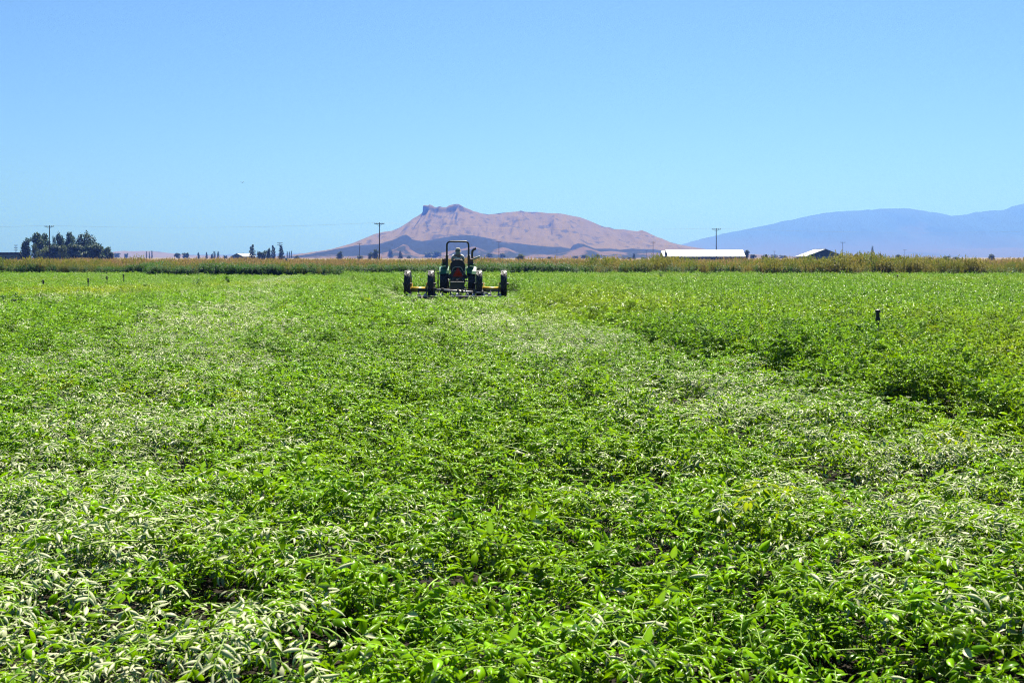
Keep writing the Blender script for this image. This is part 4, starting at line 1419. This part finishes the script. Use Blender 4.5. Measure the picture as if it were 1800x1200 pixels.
for s in (-1, 1):
    MB().box((s * .19, .60, -.57), (.10, .28, .09)).build('shoe', M['leather'], pe, bevel=.03)
    MB().lathe([(.001, -.012), (.022, -.010), (.030, 0), (.022, .010), (.001, .012)], (s * .079, .095, .65), 'x', 8).build('ear', M['skin'], pe)
    MB().lathe([(.001, -.008), (.010, -.004), (.010, .004), (.001, .008)], (s * .031, .188, .675), 'y', 8).build('eye', M['leather'], pe)
MB().box((0, .200, .645), (.026, .036, .045), taper=.6).build('nose', M['skin'], pe, bevel=.006)
MB().box((0, .180, .605), (.05, .02, .010)).build('mouth', M['sign_red'], pe, bevel=.003)
MB().lathe([(.001, .80), (.06, .785), (.090, .74), (.092, .68), (.078, .645), (.072, .645)], (0, .070, -.05), 'z', 16).build('hair', M['hair'], pe, smooth=True)
ht = MB().lathe([(.155, .722), (.135, .738), (.118, .748), (.112, .785), (.107, .845), (.088, .885), (.05, .895), (.001, .885)], (0, .085, -.05), 'z', 24)
hat = ht.build('hat', M['straw'], pe, smooth=True)
sm = hat.modifiers.new('thick', 'SOLIDIFY')
sm.thickness = .006
MB().lathe([(.117, .752), (.1145, .788), (.1165, .789), (.1195, .753)], (0, .085, -.05), 'z', 24).build('hat_band', M['leather'], hat)
# cloth hanging from the back of the hat over the neck
fl = MB()
vv = []
for r_, z in ((.118, .705), (.132, .64), (.140, .57), (.135, .505)):
    for k in range(9):
        a = R(200 + 17.5 * k)
        vv.append((math.cos(a) * r_ * .82, .078 + math.sin(a) * r_, z + .012 * math.cos(k * 2.1)))
fl.add(vv, [(r_ * 9 + k, r_ * 9 + k + 1, r_ * 9 + k + 10, r_ * 9 + k + 9) for r_ in range(3) for k in range(8)])
fo = fl.build('neck_flap', M['straw'], hat, smooth=True)
fo.modifiers.new('thick', 'SOLIDIFY').thickness = .005


# ------------------------------------------------------------------ sprinklers standing in the crop
def sprinkler(first=[None]):
    if first[0] is None:
        o = empty('sprinkler', (0, 0, 0))
        MB().tube([(0, 0, -.02), (.004, 0, .3), (0, 0, .62)], .019, 8).build('riser_pipe', M['sprinkler_metal'], o, smooth=True)
        hd = MB().lathe([(.001, .60), (.034, .60), (.040, .63), (.040, .66), (.030, .675), (.028, .74), (.046, .75), (.046, .775), (.020, .785), (.001, .79)], (0, 0, 0), 'z', 12).build('sprinkler_head', M['sprinkler_metal'], o)
        MB().bar((-.01, 0, .69), (.075, 0, .72), .026).build('nozzle', M['sprinkler_metal'], hd)
        MB().bar((.0, .0, .705), (-.085, .02, .70), .012, .03).build('impact_arm', M['sprinkler_metal'], hd)
        first[0] = o
        return o
    return copy_tree(first[0])


def crop_at(px, py, zc=.34):
    d = (CZ - zc) * F / (py - HY)
    return Vector(((px - 900) / F * d, d, 0))


for px, py, rz, s, lab in [(1543, 605, 1.2, 1.18, 'black sprinkler riser standing in the crop at right, nearest of all'), (76, 509, .4, 1.0, 'stubby black sprinkler in the yellowish crop, leftmost one'),
                           (155, 507, 2.2, 1.05, 'black sprinkler over the yellow patch, second from left'), (188, 500, .9, 1.0, 'black sprinkler at the back of the yellow patch, third from left'),
                           (217, 494, 3.0, .98, 'small black sprinkler farthest right of the left row'), (1578, 500, .3, 1.1, 'tiny black sprinkler near the margin at right')]:
    o = sprinkler()
    p = crop_at(px, py)
    o.location = p
    o.rotation_euler.z = rz
    o.scale = (1.0, 1.0, s)
    tag(o, lab, 'sprinkler', 'sprinklers in the crop')


# ------------------------------------------------------------------ single weeds that stand above the crop
def weed_plant(px, py, h, label, seed, wide=.22, leafy=26, m=None, nst=7):
    me = stalk_clump(seed, nst, h, wide * .35, leafy, [m or M['weed_green']], lean=.22)
    o = empty('weed_plant', crop_at(px, py), random.uniform(0, 6))
    link(bpy.data.objects.new('foliage', me), o)
    mb = MB()
    for k in range(3):
        a = k * 2.1 + seed
        mb.tube([(math.cos(a) * .03, math.sin(a) * .03, -.02), (math.cos(a) * .06, math.sin(a) * .06, h * .4), (math.cos(a) * .12, math.sin(a) * .12, h * .8)], [.012, .009, .004], 5)
    mb.build('stem', M['crop_stem'], o)
    return tag(o, label, 'weed', 'weeds standing above the crop')


weed_plant(1163, 493, 1.00, 'tall weed in the crop below the left end of the long barn', 801)
weed_plant(1235, 493, .95, 'bushy weed in the crop below the middle of the long barn', 802, .5)
weed_plant(1440, 494, .85, 'spindly weed in the crop below the right barn', 803, .18, 16)
weed_plant(1517, 496, .90, 'bushy grey green weed at the back of the crop at right', 804, .5)
weed_plant(1770, 494, 1.15, 'tall dark weed at the back of the crop near the right edge', 805, .3)
weed_plant(350, 500, .85, 'weed above the crop below the small white barn', 806, .3)
weed_plant(399, 494, .80, 'spindly weed at the back of the crop below the dark conifers', 807, .15, 14)
weed_plant(1235, 545, .62, 'dark leafy clump in the crop right of the tractor', 808, .35)
weed_plant(1430, 535, .62, 'dark leafy clump in the crop below the right barn', 809, .35)
weed_plant(16, 530, .66, 'dark leafy clump at the left edge of the crop', 810, .3)
# soft, close weed in the bottom left corner
o = weed_plant(20, 1190, 1.36, 'blurred grey green weed close to the lens in the lower left corner', 811, .12, 60, nst=6)
o.location = (-.655, 1.5, 0)


# ------------------------------------------------------------------ small things beyond the margin
def marker(px, py, d, label):
    p = at(px, py, d)
    o = empty('marker_post', (p.x, d, 0))
    MB().tube([(0, 0, -.02), (0, 0, p.z - .3)], .035, 8).build('post', M['pole_wood'], o)
    MB().box((0, -.05, p.z - .12), (.24, .05, .36)).build('plate', M['white_plastic'], o)
    return tag(o, label, 'marker')


marker(503, 455, 133, 'small white plate on a post in the dry grass below the conifers')


def bird():
    p = at(426, 321, 120)
    o = empty('bird', p, R(35))
    MB().tube([(0, -.13, 0), (0, -.07, .005), (0, .02, .01), (0, .09, .02), (0, .13, .025)], [.006, .03, .045, .032, .008], 8).build('body', M['feather'], o, smooth=True)
    for s in (-1, 1):
        MB().add([(0, .06, .02), (s * .12, .08, .075), (s * .26, .0, .06), (s * .12, -.03, .06), (0, -.05, .02), (0, .06, .012), (s * .12, .08, .067), (s * .26, .0, .054), (s * .12, -.03, .052), (0, -.05, .010)],
                 [(0, 1, 2, 3, 4), (9, 8, 7, 6, 5), (0, 1, 6, 5), (1, 2, 7, 6), (2, 3, 8, 7), (3, 4, 9, 8)]).build('wing', M['feather'], o)
    return tag(o, 'small dark bird flying in the clear sky at left', 'bird')


bird()
